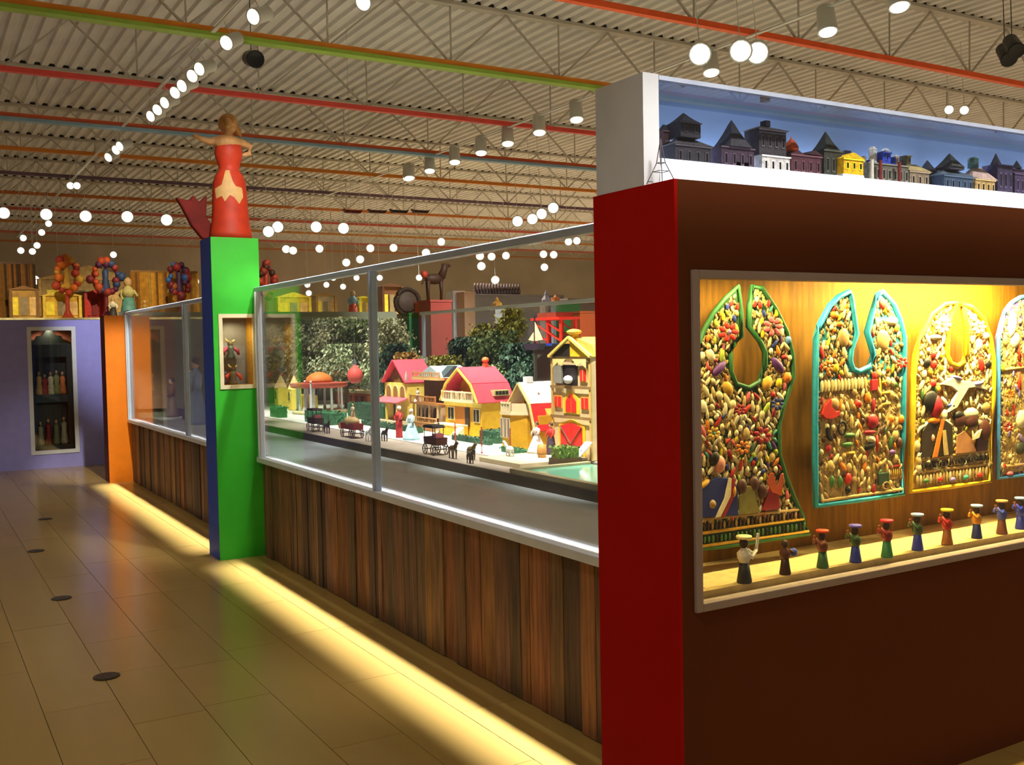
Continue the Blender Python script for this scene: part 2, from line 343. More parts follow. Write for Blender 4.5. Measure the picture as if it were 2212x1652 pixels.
MB().box(ax0+.071, ax1-.071, y0-.01, y1-.031, z(.40), z(.46)).build('cornice', mat('altar_blue', '#1d3038', .5, .3), alt)
MB().box(ax0+.071, ax1-.071, y0-.01, y1-.031, z(.76), z(.86)).build('lintel', am, alt)
MB().prism([(ax0, z(.86)), (ax1, z(.86)), (cx+W_*.3, z(.9)), (cx+W_*.26, z(.93)), (cx+W_*.13, z(.935)), (cx+W_*.08, z(.965)), (cx+W_*.03, z(.995)), (cx-W_*.03, z(.995)), (cx-W_*.08, z(.965)), (cx-W_*.13, z(.935)), (cx-W_*.26, z(.93)), (cx-W_*.3, z(.9))], 'xz', y1-.07, y1-.031).build('pediment', am, alt)
for zz, cols, hh, lab in ((.4605, ('#c8a860', '#a84028', '#d8cfa8', '#8a8a50', '#c06a38'), .2, 'upper'), (.0605, ('#8a8468', '#7a1c18', '#6a6a48', '#a09878'), .22, 'lower')):
    for i, cc in enumerate(cols):
        fx = ax0+.12+(ax1-ax0-.24)*i/(len(cols)-1); h = hz*hh*(.8+.3*random.random())
        p = thing('saint_figure', 'small carved saint robed in %s on the %s altar tier' % ({'#c8a860': 'gold', '#a84028': 'brick red', '#d8cfa8': 'ivory', '#8a8a50': 'olive', '#c06a38': 'orange', '#8a8468': 'grey', '#7a1c18': 'crimson', '#6a6a48': 'moss green', '#a09878': 'beige'}[cc], lab), 'figurine', (fx, y0+.05, z(zz)), 'saints in the carved altar')
        MB().lathe([(.045, 0), (.05, h*.1), (.032, h*.5), (.038, h*.72), (.012, h*.8)], (fx, y0+.05, z(zz)), 8).build('robe', mat(cc, cc, .6, .3, 30), p, True)
        MB().ell((fx, y0+.05, z(zz)+h*.89), (.02, .02, .028), 7, 5).build('head', mat('#b08a64', '#b08a64'), p, True)
# brown wall with the bib window; red end; upper case --------------------
brown = mat('brown_paint', '#66351a', .85, .05, 3, spec=.1); red = mat('red_paint', '#b81205', .8, .05, 3, spec=.1)
ZW = 2.012; YB = 2.672; XE = 6.5
a = at(1490, 580, 'y', YW); c = at(1502, 1322, 'y', YW); bx0, bz1, bz0, bx1 = 1.971, 1.752, .742, 4.4
t = MB().box(XP+.012, bx0, YW, YW+.02, 0, ZW).box(bx1, XE, YW, YW+.02, 0, ZW).box(bx0, bx1, YW, YW+.02, 0, bz0).box(bx0, bx1, YW, YW+.02, bz1, ZW).box(XP+.012, XE, YB-.02, YB, 0, ZW).box(XP+.012, XE, YW+.0205, YB-.0205, ZW-.02, ZW-.0005).build('wall_brown', brown)
tag(t, kind='structure')
MB().box(XP, XP+.0118, YW, YB, 0, ZW).build('end_panel', red, t)
w = thing('bib_window', 'wide framed window case in the brown wall showing decorated bibs', 'display case', (3.2, YW, bz0))
fm = mat('frame_taupe', '#a8958a', .6, .05); f = .026
MB().box(bx0, bx0+f, YW-.012, YW+.03, bz0, bz1).box(bx1-f, bx1, YW-.012, YW+.03, bz0, bz1).box(bx0+f, bx1-f, YW-.012, YW+.03, bz0, bz0+f).box(bx0+f, bx1-f, YW-.012, YW+.03, bz1-f, bz1).build('frame', fm, w, bevel=.003)
YBK = 2.615
gcl = mat('gold_backcloth', '#865a00', .8, .3, 60, stretch=(1, 1, .12))
MB().box(bx0-.04, bx1+.02, YBK, YBK+.012, bz0-.01, bz1+.07).build('back', gcl, w)
sand = mat('ledge_sand', '#d8bc7c', .8, .12, 30)
MB().box(bx0-.04, bx1+.02, YW+.045, YBK-.0005, bz0, .786).build('ledge', sand, w)
MB().box(bx0-.045, bx0-.04, YW+.021, YBK, bz0-.01, bz1+.07).build('side_lining', gcl, w)
MB().box(bx0-.04, bx1, YW+.021, YBK-.0005, bz1+.06, bz1+.07).build('top_lining', gcl, w)
xj = at(2075, 800, 'y', YW).x
MB().box(bx0+f, xj-.001, YW+.004, YW+.010, bz0+f, bz1-f).build('pane', glassmat('low_glare_glass', (.99, .99, .99), .35), w); MB().box(xj+.001, bx1-f, YW+.004, YW+.010, bz0+f, bz1-f).build('pane', MATS['low_glare_glass'], w)
# its strip lamp, behind the top of the frame
tube = thing('strip_lamp', 'slim strip lamp hidden behind the top of the bib window frame', 'lamp', (3.42, YW+.09, bz1+.02))
MB().box(3.0, 3.9, YW+.06, YW+.12, bz1+.03, bz1+.055).build('housing', WHITE, tube); MB().box(3.02, 3.88, YW+.07, YW+.11, bz1+.018, bz1+.0295).build('diffuser', emis('strip_glow', '#ffe2a8', 6), tube)
al = bpy.data.lights.new('strip_beam', 'AREA'); al.shape = 'RECTANGLE'; al.size = .85; al.size_y = .03; al.energy = 46; al.color = (1, .82, .33)
ao = bpy.data.objects.new('strip_beam', al); COL.objects.link(ao); ao.location = (3.45, YW+.12, bz1+.016); ao.rotation_euler = (radians(30), 0, 0)
for x in (2.0, 2.35, 2.7): spot((x, YW+.13, bz1+.03), (x+.05, 2.47, 1.2), 13, 172, (1, .82, .33), .9, .02)
# upper case
YC = 2.41; zc0 = ZW; t = thing('top_case', 'long white glass fronted case of model buildings on the brown wall', 'display case', (3.6, YC, ZW))
MB().box(XP, XP+.06, YC, YB-.02, ZW+.0005, 2.348).build('side_panel', WHITE, t)
MB().box(XP+.0605, XE, YC, YB-.0205, ZW+.0005, 2.098).build('base', mat('white_base_glow', '#e4ecf6', .4, .02, emit=.75), t)  # white base made to glow in place of the light falling on it
al = bpy.data.lights.new('cove_beam', 'AREA'); al.shape = 'RECTANGLE'; al.size = 4.4; al.size_y = .015; al.energy = 14; al.color = (.86, .93, 1)
ao = bpy.data.objects.new('cove_beam', al); COL.objects.link(ao); ao.location = (4.3, 2.622, 2.103); ao.rotation_euler = (pi-.35, 0, 0)
MB().box(XP+.0605, XE, YB-.03, YB-.02, 2.0985, 2.34).build('backdrop', mat('sky_backdrop', '#7f9ccb', .8, .1, 3, stretch=(1, 1, 3)), t)
MB().box(XP+.0605, XE, YC+.002, YC+.008, 2.0985, 2.325).build('pane', MATS['low_glare_glass'], t)
MB().box(XP+.0605, XE, YC, YB-.031, 2.3255, 2.331).build('top_glass', glassmat('edge_glass', (.82, .87, .95), 1.6), t)
MB().box(XP+.0605, XE, YC-.002, YC+.01, 2.3315, 2.345).build('edge_strip', mat('edge_strip', '#c4cfe4', .3), t)
# ------------------------------------------------------------------ the toy village behind the glass
ZV = .80
t = thing('village_platform', 'long low platform carrying the toy village street behind the glass', 'platform', (4.4, 7.6, 0))
MB().box(XG+.075, 2.9495, 2.69, 12.5, .70, .738).build('apron', mat('apron_grey', '#b6bec2', .45, .08, 4, spec=.5), t)
MB().box(2.95, 6.05, 2.69, 13.25, .0, .795).build('deck', mat('deck_edge', '#3c342a', .7), t)
MB().box(2.955, 3.28, 2.69, 13.25, .7955, ZV).build('road', mat('road_grey', '#a79a8c', .7, .12, 12), t)
MB().box(3.2805, 3.62, 5.62, 13.25, .7955, ZV+.008).build('pavement', mat('pavement_white', '#dfe0da', .6, .05), t)
MB().box(3.6205, 6.05, 2.69, 13.25, .7955, ZV+.004).build('lawn', mat('lawn', '#cdd8c0', .9, .15, 18), t)
tag(MB().box(3.10, 3.594, 5.12, 5.615, ZV+.0005, ZV+.03).build('stone_terrace', mat('terrace_cream', '#d6c7a2', .7, .1), bevel=.004), 'cream stone terrace slab beside the green pond', 'terrace')
p = thing('toy_pond', 'green water pond with a stone rim at the front of the village', 'pond', (3.1, 4.2, ZV))
MB().box(2.96, 3.5, 3.2, 4.95, ZV+.0005, ZV+.012).build('water', mat('pond_green', '#6fb59a', .12, .1, 6), p)
rim = mat('rim_stone', '#9c8f6c', .7, .15)
for bx in ((2.952, 2.995, 3.16, 4.99), (2.9955, 3.5, 4.951, 4.99), (2.9955, 3.5, 3.16, 3.1995)): MB().box(*bx, ZV+.0005, ZV+.028).build('rim', rim, p, bevel=.003)
def hexm(h, **k): return mat('paint_'+h, h, k.pop('rough', .6), k.pop('var', .12), k.pop('scale', 25), **k)
YEL = hexm('#d8a21c'); YLT = hexm('#ecd060'); PINK = hexm('#c8404e'); REDR = hexm('#d42420'); BRN = hexm('#7a5430'); TAN = hexm('#c8a878')
BLK = hexm('#241a14'); WD = hexm('#a86f38'); LB = hexm('#a9c4cc'); WOODL = hexm('#c8945a')
def win(par, X, y0, y1, z0, z1, fr, pn=None, arch=False):
    fw = min(.008, (y1-y0)*.18)
    if arch:
        n = 8; yc = (y0+y1)/2; r = (y1-y0)/2
        P = lambda rr, zz: [(yc+rr, z0), ]+[(yc+rr*cos(pi*i/n), z1-r+(rr)*sin(pi*i/n)) for i in range(n+1)]+[(yc-rr, z0)]
        w = MB().prism(P(r, z1), 'yz', X-.006, X-.0005).build('window', fr, par); MB().prism(P(r-fw, z1), 'yz', X-.0085, X-.0062).build('pane', pn or BLK, w)
    else:
        w = MB().box(X-.006, X-.0005, y0, y1, z0, z1).build('window', fr, par); MB().box(X-.0085, X-.0062, y0+fw, y1-fw, z0+fw, z1-fw).build('pane', pn or BLK, w)
        MB().box(X-.0105, X-.0087, (y0+y1)/2-.002, (y0+y1)/2+.002, z0+fw, z1-fw).build('glazing_bar', fr, w)
    return w
def roofslabs(par, X0, X1, prof, th, m, name='roof_slope', mats=None):
    for i, ((ya, za), (yb, zb)) in enumerate(zip(prof[:-1], prof[1:])):
        d = Vector((yb-ya, zb-za)).normalized(); nrm = Vector((-d.y, d.x)); e = .006
        a0 = Vector((ya, za))+nrm*.001-d*e*(i == 0); b0 = Vector((yb, zb))+nrm*.001+d*e*(i == len(prof)-2)
        MB().prism([a0, b0, b0+nrm*th, a0+nrm*th], 'yz', X0, X1).build(name, mats[i] if mats else m, par)
def rail(par, X, y0, y1, z0, h, m, n=9, name='balcony_rail'):
    b = MB().box(X-.006, X+.006, y0, y1, z0+h-.01, z0+h).box(X-.006, X+.006, y0, y1, z0, z0+.008)
    for i in range(n+1):
        y = y0+.004+(y1-y0-.008)*i/n; w = .005 if i in (0, n//3, n-n//3, n) else .0025; b.box(X-w, X+w, y-w, y+w, z0+.008, z0+h-.01+(.015 if w > .004 else 0))
    return b.build(name, m, par)
def stairs(par, X, y, w, z1, run, m, name='stairs'):
    b = MB(); n = 6; h = (z1-ZV-.009)/n
    for i in range(n): b.box(X-run+run*i/n, X, y-w/2, y+w/2, ZV+.009+h*i, ZV+.009+h*(i+1)-.0002)
    return b.build(name, m, par)
# yellow house with pink gambrel roof
X = 3.86; y0, y1 = 6.93, 7.56; yc = (y0+y1)/2; z0 = ZV+.009
t = thing('gambrel_house', 'yellow doll house with pink gambrel roof and white balcony', 'doll house', (X+.15, yc, z0))
pr = [(y0, 1.08), (y0+.10, 1.22), (yc, 1.345), (y1-.10, 1.22), (y1, 1.08)]
MB().prism([(y0, z0), (y0, 1.075), (y1, 1.075), (y1, z0)], 'yz', X, X+.28).build('lower_walls', YEL, t)
MB().prism([(y0, 1.0755)]+pr+[(y1, 1.0755)], 'yz', X+.1, X+.28).build('upper_walls', mat('porch_amber', '#b5751c', .7, .2, 20), t)
roofslabs(t, X-.035, X+.3, pr, .014, PINK)
bd = MB()
for (a, b_) in zip(pr[:-1], pr[1:]): bd.beam((X-.042, a[0], a[1]), (X-.042, b_[0], b_[1]), .012, .022, up=(1, 0, 0))
bd.build('verge_board', hexm('#e2b64a'), t)
MB().box(X-.05, X+.0995, y0+.06, y1-.03, 1.0755, 1.088).build('balcony_floor', CREAM, t)
rail(t, X-.045, y0+.06, y1-.03, 1.088, .075, CREAM, 18)
MB().box(X-.012, X-.0005, y0, y1, 1.04, 1.075).build('fascia', YLT, t)
for a, b_ in ((y0+.03, y0+.13), (y1-.17, y1-.06)): win(t, X, a, b_, .92, 1.03, CREAM)
MB().box(X-.004, X-.0005, yc-.12, yc+.13, .885, 1.04).build('porch_recess', hexm('#b06a10'), t); MB().box(X-.01, X-.0045, yc-.12, yc-.05, .885, 1.03).build('door', BLK, t)
MB().box(X-.1, X-.011, yc-.1, y1, z0, .885).build('porch_base', YEL, t); MB().box(X-.105, X-.011, yc-.1, y1+.005, .8855, .895).build('porch_top', CREAM, t)
MB().prism([(X-.1, z0), (X-.1, .89), (X-.19, z0)], 'xz', yc-.2, yc-.105).build('stairs', CREAM, t)
dm = MB().prism([(X+.11, 1.13), (X+.11, 1.175), (X+.25, 1.175), (X+.25, 1.13)], 'xz', y0-.01, y0+.07).build('dormer', hexm('#c8b878'), t)
for i in range(4): MB().box(X+.122+.03*i, X+.146+.03*i, y0-.014, y0-.0105, 1.138, 1.168).build('pane', BLK, dm)
c = MB().box(X+.2, X+.235, yc-.02, yc+.02, 1.352, 1.385).build('chimney', hexm('#c8502c'), t); MB().ell((X+.217, yc, 1.41), (.032, .032, .026)).build('chimney_pot', hexm('#d8602c'), c, True)
for i in range(2): MB().lathe([(.012, 0), (.009, .04), (.012, .055), (.004, .06)], (X-.01, yc-.05+.13*i, 1.089), 8).build('porch_figure', TAN, t, True)
# small yellow house with the white and red roof
X = 3.60; ya = at(1166, 980, 'x', X).y; yb = at(1100, 980, 'x', X).y; y0, y1 = ya, yb; yc = (y0+y1)/2; ze = at(1165, 930, 'x', X).z; zr = at(1130, 828, 'x', X).z; zb = at(1130, 895, 'x', X).z
t = thing('white_roof_house', 'small yellow doll house with cream and red gambrel roof and rounded balcony', 'doll house', (X+.12, yc, z0))
pr = [(y0, ze), (y0+.06, ze+(zr-ze)*.55), (yc, zr), (y1-.06, ze+(zr-ze)*.55), (y1, ze)]
MB().prism([(y0, z0), (y0, zb), (y1, zb), (y1, z0)], 'yz', X, X+.25).build('lower_walls', YEL, t)
q = [p for p in pr if p[1] > zb]; MB().prism([(y0, zb+.0005), (y0, max(ze, zb+.002))]+pr[1:-1]+[(y1, max(ze, zb+.002)), (y1, zb+.0005)], 'yz', X+.07, X+.25).build('upper_walls', hexm('#c99438'), t)
roofslabs(t, X-.03, X+.27, pr, .012, CREAM, mats=[REDR, hexm('#efe2c8'), hexm('#efe2c8'), hexm('#d89048')])
MB().prism([(X-.031, 0), (X+.04, 0), (X+.0, -.0), ], 'xz', 0, .0001) if 0 else None
bd = MB()
for (a, b_) in zip(pr[:-1], pr[1:]): bd.beam((X-.036, a[0], a[1]), (X-.036, b_[0], b_[1]), .01, .02, up=(1, 0, 0))
bd.build('verge_board', hexm('#e6c078'), t)
MB().prism([(X-.1, y0+.2), (X-.1, y1-.08), (X-.03, y1-.005), (X, y1-.005), (X, y0+.1), (X-.03, y0+.1)], 'xy', z0, zb).build('bay', YEL, t)
MB().prism([(X-.11, y0+.19), (X-.11, y1-.07), (X-.03, y1), (X+.065, y1), (X+.065, y0+.09), (X-.03, y0+.09)], 'xy', zb+.0006, zb+.014).build('balcony_floor', CREAM, t)
rail(t, X-.104, y0+.2, y1-.08, zb+.0145, .07, CREAM, 12)
MB().prism([(X-.1, y0+.19), (X-.03, y0+.095), (X-.024, y0+.095), (X-.094, y0+.195)], 'xy', zb+.0145, zb+.08).build('balcony_panel', CREAM, t)
for i in range(3): win(t, X-.1, y0+.21+i*.045, y0+.245+i*.045, .9, zb-.02, CREAM, hexm('#5c4858'))
win(t, X, y0+.015, y0+.08, .9, zb-.02, CREAM, hexm('#5c4858'))
for i in range(2): win(t, X+.07, yc-.1+i*.11, yc-.02+i*.11, zb+.03, zb+.15, hexm('#8a5a2c'), BLK)
MB().box(X+.02, X+.07, yc-.02, yc+.03, zr+.005, zr+.045).build('chimney', WHITE, t)
# tall toy stable
X = 3.62; y0, y1 = 5.10, at(1196, 985, 'x', 3.62).y; yc = (y0+y1)/2; Zs = lambda py: at(1235, py, 'x', 3.62).z
zt, z1f, z2f = Zs(770), Zs(900), Zs(835)
t = thing('toy_stable', 'tall tan toy stable with red doors and yellow gothic trim', 'doll house', (X+.14, yc, z0))
MB().box(X, X+.3, y0, y1, z0, zt).build('walls', hexm('#d2b888', var=.08), t)
for y in (y0, y1-.018): MB().box(X-.012, X-.0005, y, y+.018, z0, zt).build('corner_post', hexm('#caa45c'), t)
for zz in (z1f, z2f, zt-.02): MB().box(X-.016, X-.0125, y0-.005, y1+.005, zz-.012, zz+.006).build('string_course', hexm('#8a6a3c'), t)
w = y1-y0
def arched(y_0, y_1, za, zb_, k): return [(y_0, za), (y_0, zb_-k), ((y_0+y_1)/2, zb_), (y_1, zb_-k), (y_1, za)]
MB().prism(arched(y0+w*.17, y1-w*.17, z0, Zs(905), .035), 'yz', X-.006, X-.0005).build('door_surround', hexm('#e0b820'), t)
for s in (0, 1):
    a, b_ = (y0+w*.23, yc-.003) if s == 0 else (yc+.003, y1-w*.23); k = .022
    pts = [(a, z0+.012), (a, Zs(913)-k), (b_, Zs(913)), (b_, z0+.012)] if s == 0 else [(a, z0+.012), (a, Zs(913)), (b_, Zs(913)-k), (b_, z0+.012)]
    d = MB().prism(pts, 'yz', X-.011, X-.0065).build('door', REDR, t); q0, q1 = (a, b_) if s == 0 else (b_, a)
    MB().beam((X-.0125, q1, z0+.09), (X-.0125, q0, Zs(922)), .004, .012, up=(1, 0, 0)).beam((X-.0125, q0, z0+.02), (X-.0125, q1, z0+.07), .004, .01, up=(1, 0, 0)).beam((X-.0125, a, z0+.08), (X-.0125, b_, z0+.08), .004, .008, up=(1, 0, 0)).build('brace', hexm('#5a4030'), d)
MB().prism(arched(yc-w*.2, yc+w*.2, z1f+.02, Zs(842), .06), 'yz', X-.006, X-.0005).build('window_surround', hexm('#e0b820'), t)
for s in (-1, 1): MB().prism([(yc+s*.004, z1f+.03), (yc+s*.004, Zs(850)), (yc+s*w*.13, Zs(850)-.05), (yc+s*w*.13, z1f+.03)], 'yz', X-.01, X-.0065).build('window_leaf', REDR, t)
for s in (-1, 1): win(t, X, yc+s*w*.34-w*.1, yc+s*w*.34+w*.1, z1f+.05, Zs(855), hexm('#d89838'), REDR)
MB().box(X-.005, X-.0005, yc-w*.16, yc+w*.2, z2f+.01, Zs(788)).build('hay_door', BLK, t); MB().ell((X-.02, yc+.01, z2f+.045), (.02, .05, .028)).build('sack', WHITE, t, True)
win(t, X, y0+w*.1, y0+w*.28, z2f+.03, Zs(795), hexm('#d8b060'), REDR); MB().box(X-.02, X-.0065, yc+w*.2, yc+w*.4, z2f+.02, Zs(790)).build('shutter', hexm('#8a8478'), t)
for s in (-1, 1): MB().prism([(yc+s*w*.42, Zs(775)), (yc+s*w*.08, Zs(775)), (yc+s*w*.2, Zs(790)), (yc+s*w*.3, Zs(783)), (yc+s*w*.42, Zs(795))], 'yz', X-.02, X-.017).build('bargeboard', hexm('#ecd488'), t)
MB().prism([(y0-.01, zt), (y0+.02, Zs(745)), (yc, Zs(728)), (y1-.02, Zs(745)), (y1+.01, zt)], 'yz', X+.02, X+.3).build('roof', hexm('#c8a04a'), t)
MB().prism([(y0-.012, zt+.0005), (yc-.004, Zs(733)), (yc-.004, zt+.0005)], 'yz', X-.012, X+.0195).build('gable_panel', hexm('#e8bc20'), t); MB().box(X-.01, X+.0195, yc, y1-.02, zt+.0005, Zs(742)).build('attic_opening', BLK, t)
for s, yy in ((0, y0-.014), (1, y1+.014)): MB().beam((X-.016, yy, zt), (X-.016, yc, Zs(728)), .016, .02, up=(1, 0, 0)).build('gable_board', hexm('#f0d068'), t)
c = MB().box(X+.0, X+.05, yc-.02, yc+.02, Zs(732), Zs(722)).build('finial_base', hexm('#e0b830'), t); MB().ell((X+.025, yc, Zs(717)), (.05, .05, .02), 10, 5).build('finial_cap', hexm('#d8b848'), c, True)
tag(MB().prism([(X-.03, z0+.12), (X-.02, z0+.12), (X-.15, z0+.001), (X-.165, z0+.001)], 'xz', y0-.03, y0+.04).build('toy_ramp', WHITE), 'white ramp leaning on the tall stable beside the red doors', 'ramp')
# brown arcaded villa with blue-grey roof
X = 3.86; y0, y1 = 7.64, 8.12; yc = (y0+y1)/2
t = thing('arcaded_villa', 'brown doll villa with arcade, balcony and pale blue roof', 'doll house', (X+.15, yc, z0))
MB().box(X, X+.3, y0, y1, z0, 1.03).build('lower_walls', hexm('#b89a78'), t); MB().box(X+.08, X+.3, y0, y1, 1.0305, 1.24).build('upper_walls', hexm('#5c442a'), t)
for i in range(3): win(t, X, y0+.03+i*.14, y0+.14+i*.14, .89, 1.015, hexm('#cdbfae'), hexm('#3a2018'), True)
MB().box(X-.06, X+.0795, y0-.01, y1+.01, 1.0305, 1.045).build('balcony_floor', WD, t); rail(t, X-.055, y0-.01, y1+.01, 1.045, .06, WD, 16)
MB().box(X-.05, X-.011, y0, y1, z0, .87).build('plinth', WD, t); rail(t, X-.045, y0, y1, .8705, .05, WOODL, 14, 'porch_rail')
for i in range(4): MB().box(X-.035, X-.02, y0+.005+i*(w*0+.155), y0+.015+i*.155, .922, 1.03).build('porch_post', hexm('#d0b078'), t)
MB().box(X-.03, X+.3, y0-.02, y1+.02, 1.2405, 1.262).build('eaves', hexm('#d8b474'), t); rail(t, X-.02, y0-.02, y1+.02, 1.2625, .045, WOODL, 14, 'roof_rail')
MB().prism([(y0-.03, 1.2625), (yc, 1.36), (y1+.03, 1.2625)], 'yz', X+.02, X+.32).build('roof', LB, t); MB().prism([(X+.02, 1.27), (X+.12, 1.36), (X+.16, 1.36), (X+.08, 1.27)], 'xz', y0-.02, y0+.1).build('skylight', hexm('#3c4a4c'), t)
# yellow cottage with coral roof and turret
X = 3.86; y0, y1 = 8.30, 8.80; yc = (y0+y1)/2
t = thing('coral_cottage', 'yellow doll cottage with coral red gable roof and porch', 'doll house', (X+.13, yc, z0))
MB().box(X, X+.25, y0, y1, z0, 1.2).build('walls', YLT, t)
pr = [(y0, 1.2), (yc, 1.40), (y1, 1.2)]; MB().prism([(y0, 1.2005)]+[(yc, 1.395)]+[(y1, 1.2005)], 'yz', X+.03, X+.25).build('gable', BRN, t); roofslabs(t, X-.03, X+.28, pr, .014, PINK)
for i in range(3): win(t, X, y0+.04+i*.15, y0+.15+i*.15, 1.07, 1.18, CREAM, hexm('#8a6a30'), True)
MB().prism([(X-.11, 1.02), (X, 1.06), (X, 1.07), (X-.12, 1.03)], 'xz', y0-.02, y1+.02).build('porch_roof', hexm('#d8606a'), t)
for i in range(3): MB().box(X-.105, X-.09, y0+.01+i*.23, y0+.025+i*.23, z0, 1.018).build('porch_post', YLT, t)
MB().box(X-.11, X-.001, y0, y1, z0, .86).build('porch_base', CREAM, t); win(t, X, yc-.05, yc+.05, .88, 1.01, CREAM)
for yy in (y0+.02, y1-.02): MB().lathe([(.015, 0), (.012, .05), (.0, .09)], (X-.0, yy, 1.225), 6).build('finial', hexm('#b8a898'), t)
# pale house at the cropped end behind the stable
X = 3.95; y0, y1 = 4.72, 5.06
t = thing('cream_house', 'white walled doll house with tan chimney beside the tall stable', 'doll house', (X+.12, 4.89, z0))
zc = at(1285, 760, 'x', X).z; MB().box(X, X+.26, y0, y1, z0, zc-.12).build('lower_walls', hexm('#7a4a34'), t); MB().prism([(y0-.02, zc-.1195), (y0+.02, zc+.06), (y1-.02, zc+.06), (y1+.02, zc-.1195)], 'yz', X-.02, X+.28).build('roof', WHITE, t)
MB().box(X+.03, X+.09, y1-.13, y1-.05, zc+.0605, zc+.16).build('chimney', hexm('#c8a464'), t)
for i in range(2): win(t, X, y0+.04+i*.14, y0+.13+i*.14, .9, 1.05, CREAM)
# far end of the village: church spires, rotunda, orange hall
X = 3.9; zp = at(607, 812, 'x', X).z
t = thing('twin_spire_church', 'yellow toy church with two pale spires at the far village end', 'toy church', (4.0, 11.8, z0))
MB().box(3.97, 4.15, 11.42, 12.2, z0, .97).build('nave', hexm('#a8902c'), t)
for py in (607, 636):
    yy = at(py, 850, 'x', X).y; tw = MB().box(X-.06, X+.06, yy-.07, yy+.07, z0, 1.05).build('tower', YLT, t); MB().lathe([(.085, 0), (.012, zp-1.0505), (0, zp-1.03)], (X, yy, 1.0505), 4).build('spire', hexm('#e8cf88'), tw); win(tw, X-.06, yy-.04, yy+.04, .92, 1.03, CREAM, hexm('#7a6420'), True)
RX = 3.95; c = at(690, 860, 'x', RX); t = thing('domed_rotunda', 'toy rotunda with orange dome, red cornice and white columns', 'toy pavilion', (RX, c.y, z0))
MB().lathe([(.3, 0), (.3, .02), (.28, .03)], (RX, c.y, z0), 20).build('base', CREAM, t)
for i in range(8): MB().lathe([(.022, 0), (.014, .03), (.013, .23), (.02, .25)], (RX+.25*cos(i*pi/4+.2), c.y+.25*sin(i*pi/4+.2), z0+.0305), 8).build('column', WHITE, t, True)
MB().lathe([(.3, 0), (.32, .02), (.32, .05), (.1, .06)], (RX, c.y, z0+.2815), 20).build('cornice', hexm('#b0503c'), t); MB().lathe([(.15, 0), (.15, .02), (.13, .06), (.08, .095), (.02, .11), (0, .115)], (RX, c.y, z0+.342), 18).build('dome', hexm('#e08438'), t, True)
t = thing('orange_hall', 'long low orange toy hall with yellow gallery behind the green hedge', 'toy hall', (4.8, 11.2, z0))
MB().box(4.7, 4.9, 10.2, 12.3, z0, .97).build('walls', hexm('#c25a24'), t); MB().box(4.68, 4.92, 10.2, 12.3, .9705, 1.0).build('gallery', hexm('#d8c898'), t); MB().box(4.72, 4.9, 10.2, 10.7, 1.0005, 1.1).build('upper_storey', hexm('#b8942c'), t)
for i in range(11): win(t, 4.7, 10.25+i*.18, 10.35+i*.18, .85, .95, hexm('#e8863c'), hexm('#e8863c') if i == 5 else BLK)
# balloon on its wire
c = at(767, 815, 'x', 4.0); t = thing('toy_balloon', 'hanging toy balloon striped coral red over the village street', 'balloon', (4.0, c.y, c.z-.09))
MB().lathe([(.035, -.06), (.07, -.03), (.085, .02), (.07, .07), (.04, .1), (.015, .13)], (4.0, c.y, c.z), 14).build('envelope', hexm('#cf5248'), t, True); MB().lathe([(.014, 0), (.01, .05), (.002, .07)], (4.0, c.y, c.z+.131), 8).build('cap', hexm('#5a5e72'), t); MB().tube([(4.0, c.y, c.z+.2), (4.0, c.y, 2.6), (4.0, c.y, ZD+.02)], .0015, 5).build('wire', hexm('#8a8a80'), t); MB().box(3.985, 4.015, c.y-.015, c.y+.015, c.z-.12, c.z-.095).build('basket', WD, t); MB().tube([(4.0, c.y, c.z-.095), (4.0, c.y, c.z-.06)], .004, 5).build('rigging', BLK, t)
# street furniture, hedges
for i, (px, py, h, cc) in enumerate(((932, 930, .17, '#9a5a30'), (984, 966, .17, '#b03a28'), (1041, 979, .17, '#b03a28'), (1103, 984, .17, '#a8462c'))):
    q = at(px, py, 'z', z0); d = thing('lamp_post', ('brown lamp post before the arcaded villa', 'red lamp post before the pink roofed house', 'red lamp post between pink roofed house and white roofed house', 'red lamp post before the white roofed house')[i], 'post', (q.x, q.y, z0), 'toy street posts')
    MB().lathe([(.008, 0), (.005, .01), (.004, h), (.006, h+.008)], (q.x, q.y, z0), 7).build('shaft', hexm(cc), d); MB().lathe([(.0065, .0), (.0065, .035)], (q.x, q.y, z0+.011), 7).build('painted_band', WHITE if i else hexm('#7a3a20'), d)
leafm = [hexm('#2c5238', var=.4, scale=60), hexm('#5f7a2c', var=.4, scale=60), hexm('#3d7a50', var=.4, scale=60)]
def leaves(n, fn, s, rng):
    b = MB()
    for _ in range(n):
        p = fn(); u = Vector((rng.gauss(0, 1), rng.gauss(0, 1), rng.gauss(0, 1))).normalized(); v = u.orthogonal().normalized(); w_ = u.cross(v); k = s*rng.uniform(.6, 1.3)
        b.add([p-v*k, p+w_*k*.45+u*k*.2, p+v*k, p-w_*k*.45], [(0, 1, 2), (0, 2, 3)])
    return b
RNG = random.Random(5)
def hedge(label, x0, x1, y0, y1, h, m, box=None):
    o = thing('hedge', label, 'hedge', ((x0+x1)/2, (y0+y1)/2, z0), 'toy hedges')
    zz = z0
    if box: MB().box(x0, x1, y0, y1, z0, z0+box).build('planter', hexm('#4a3a24'), o); zz += box+.0005
    MB().box(x0+.012, x1-.012, y0+.012, y1-.012, zz, zz+h-.01).build('core', m, o)
    leaves(int(1200*(y1-y0)*(x1-x0+.1)*8*(h+.05)*2)+150, lambda: Vector((RNG.uniform(x0, x1), RNG.uniform(y0, y1), zz+h*RNG.uniform(.05, 1)**.6)), .012, RNG).build('foliage', m, o)
hedge('low dark hedge before the arcaded villa and coral cottage', 3.64, 3.72, 7.66, 8.9, .045, leafm[0])
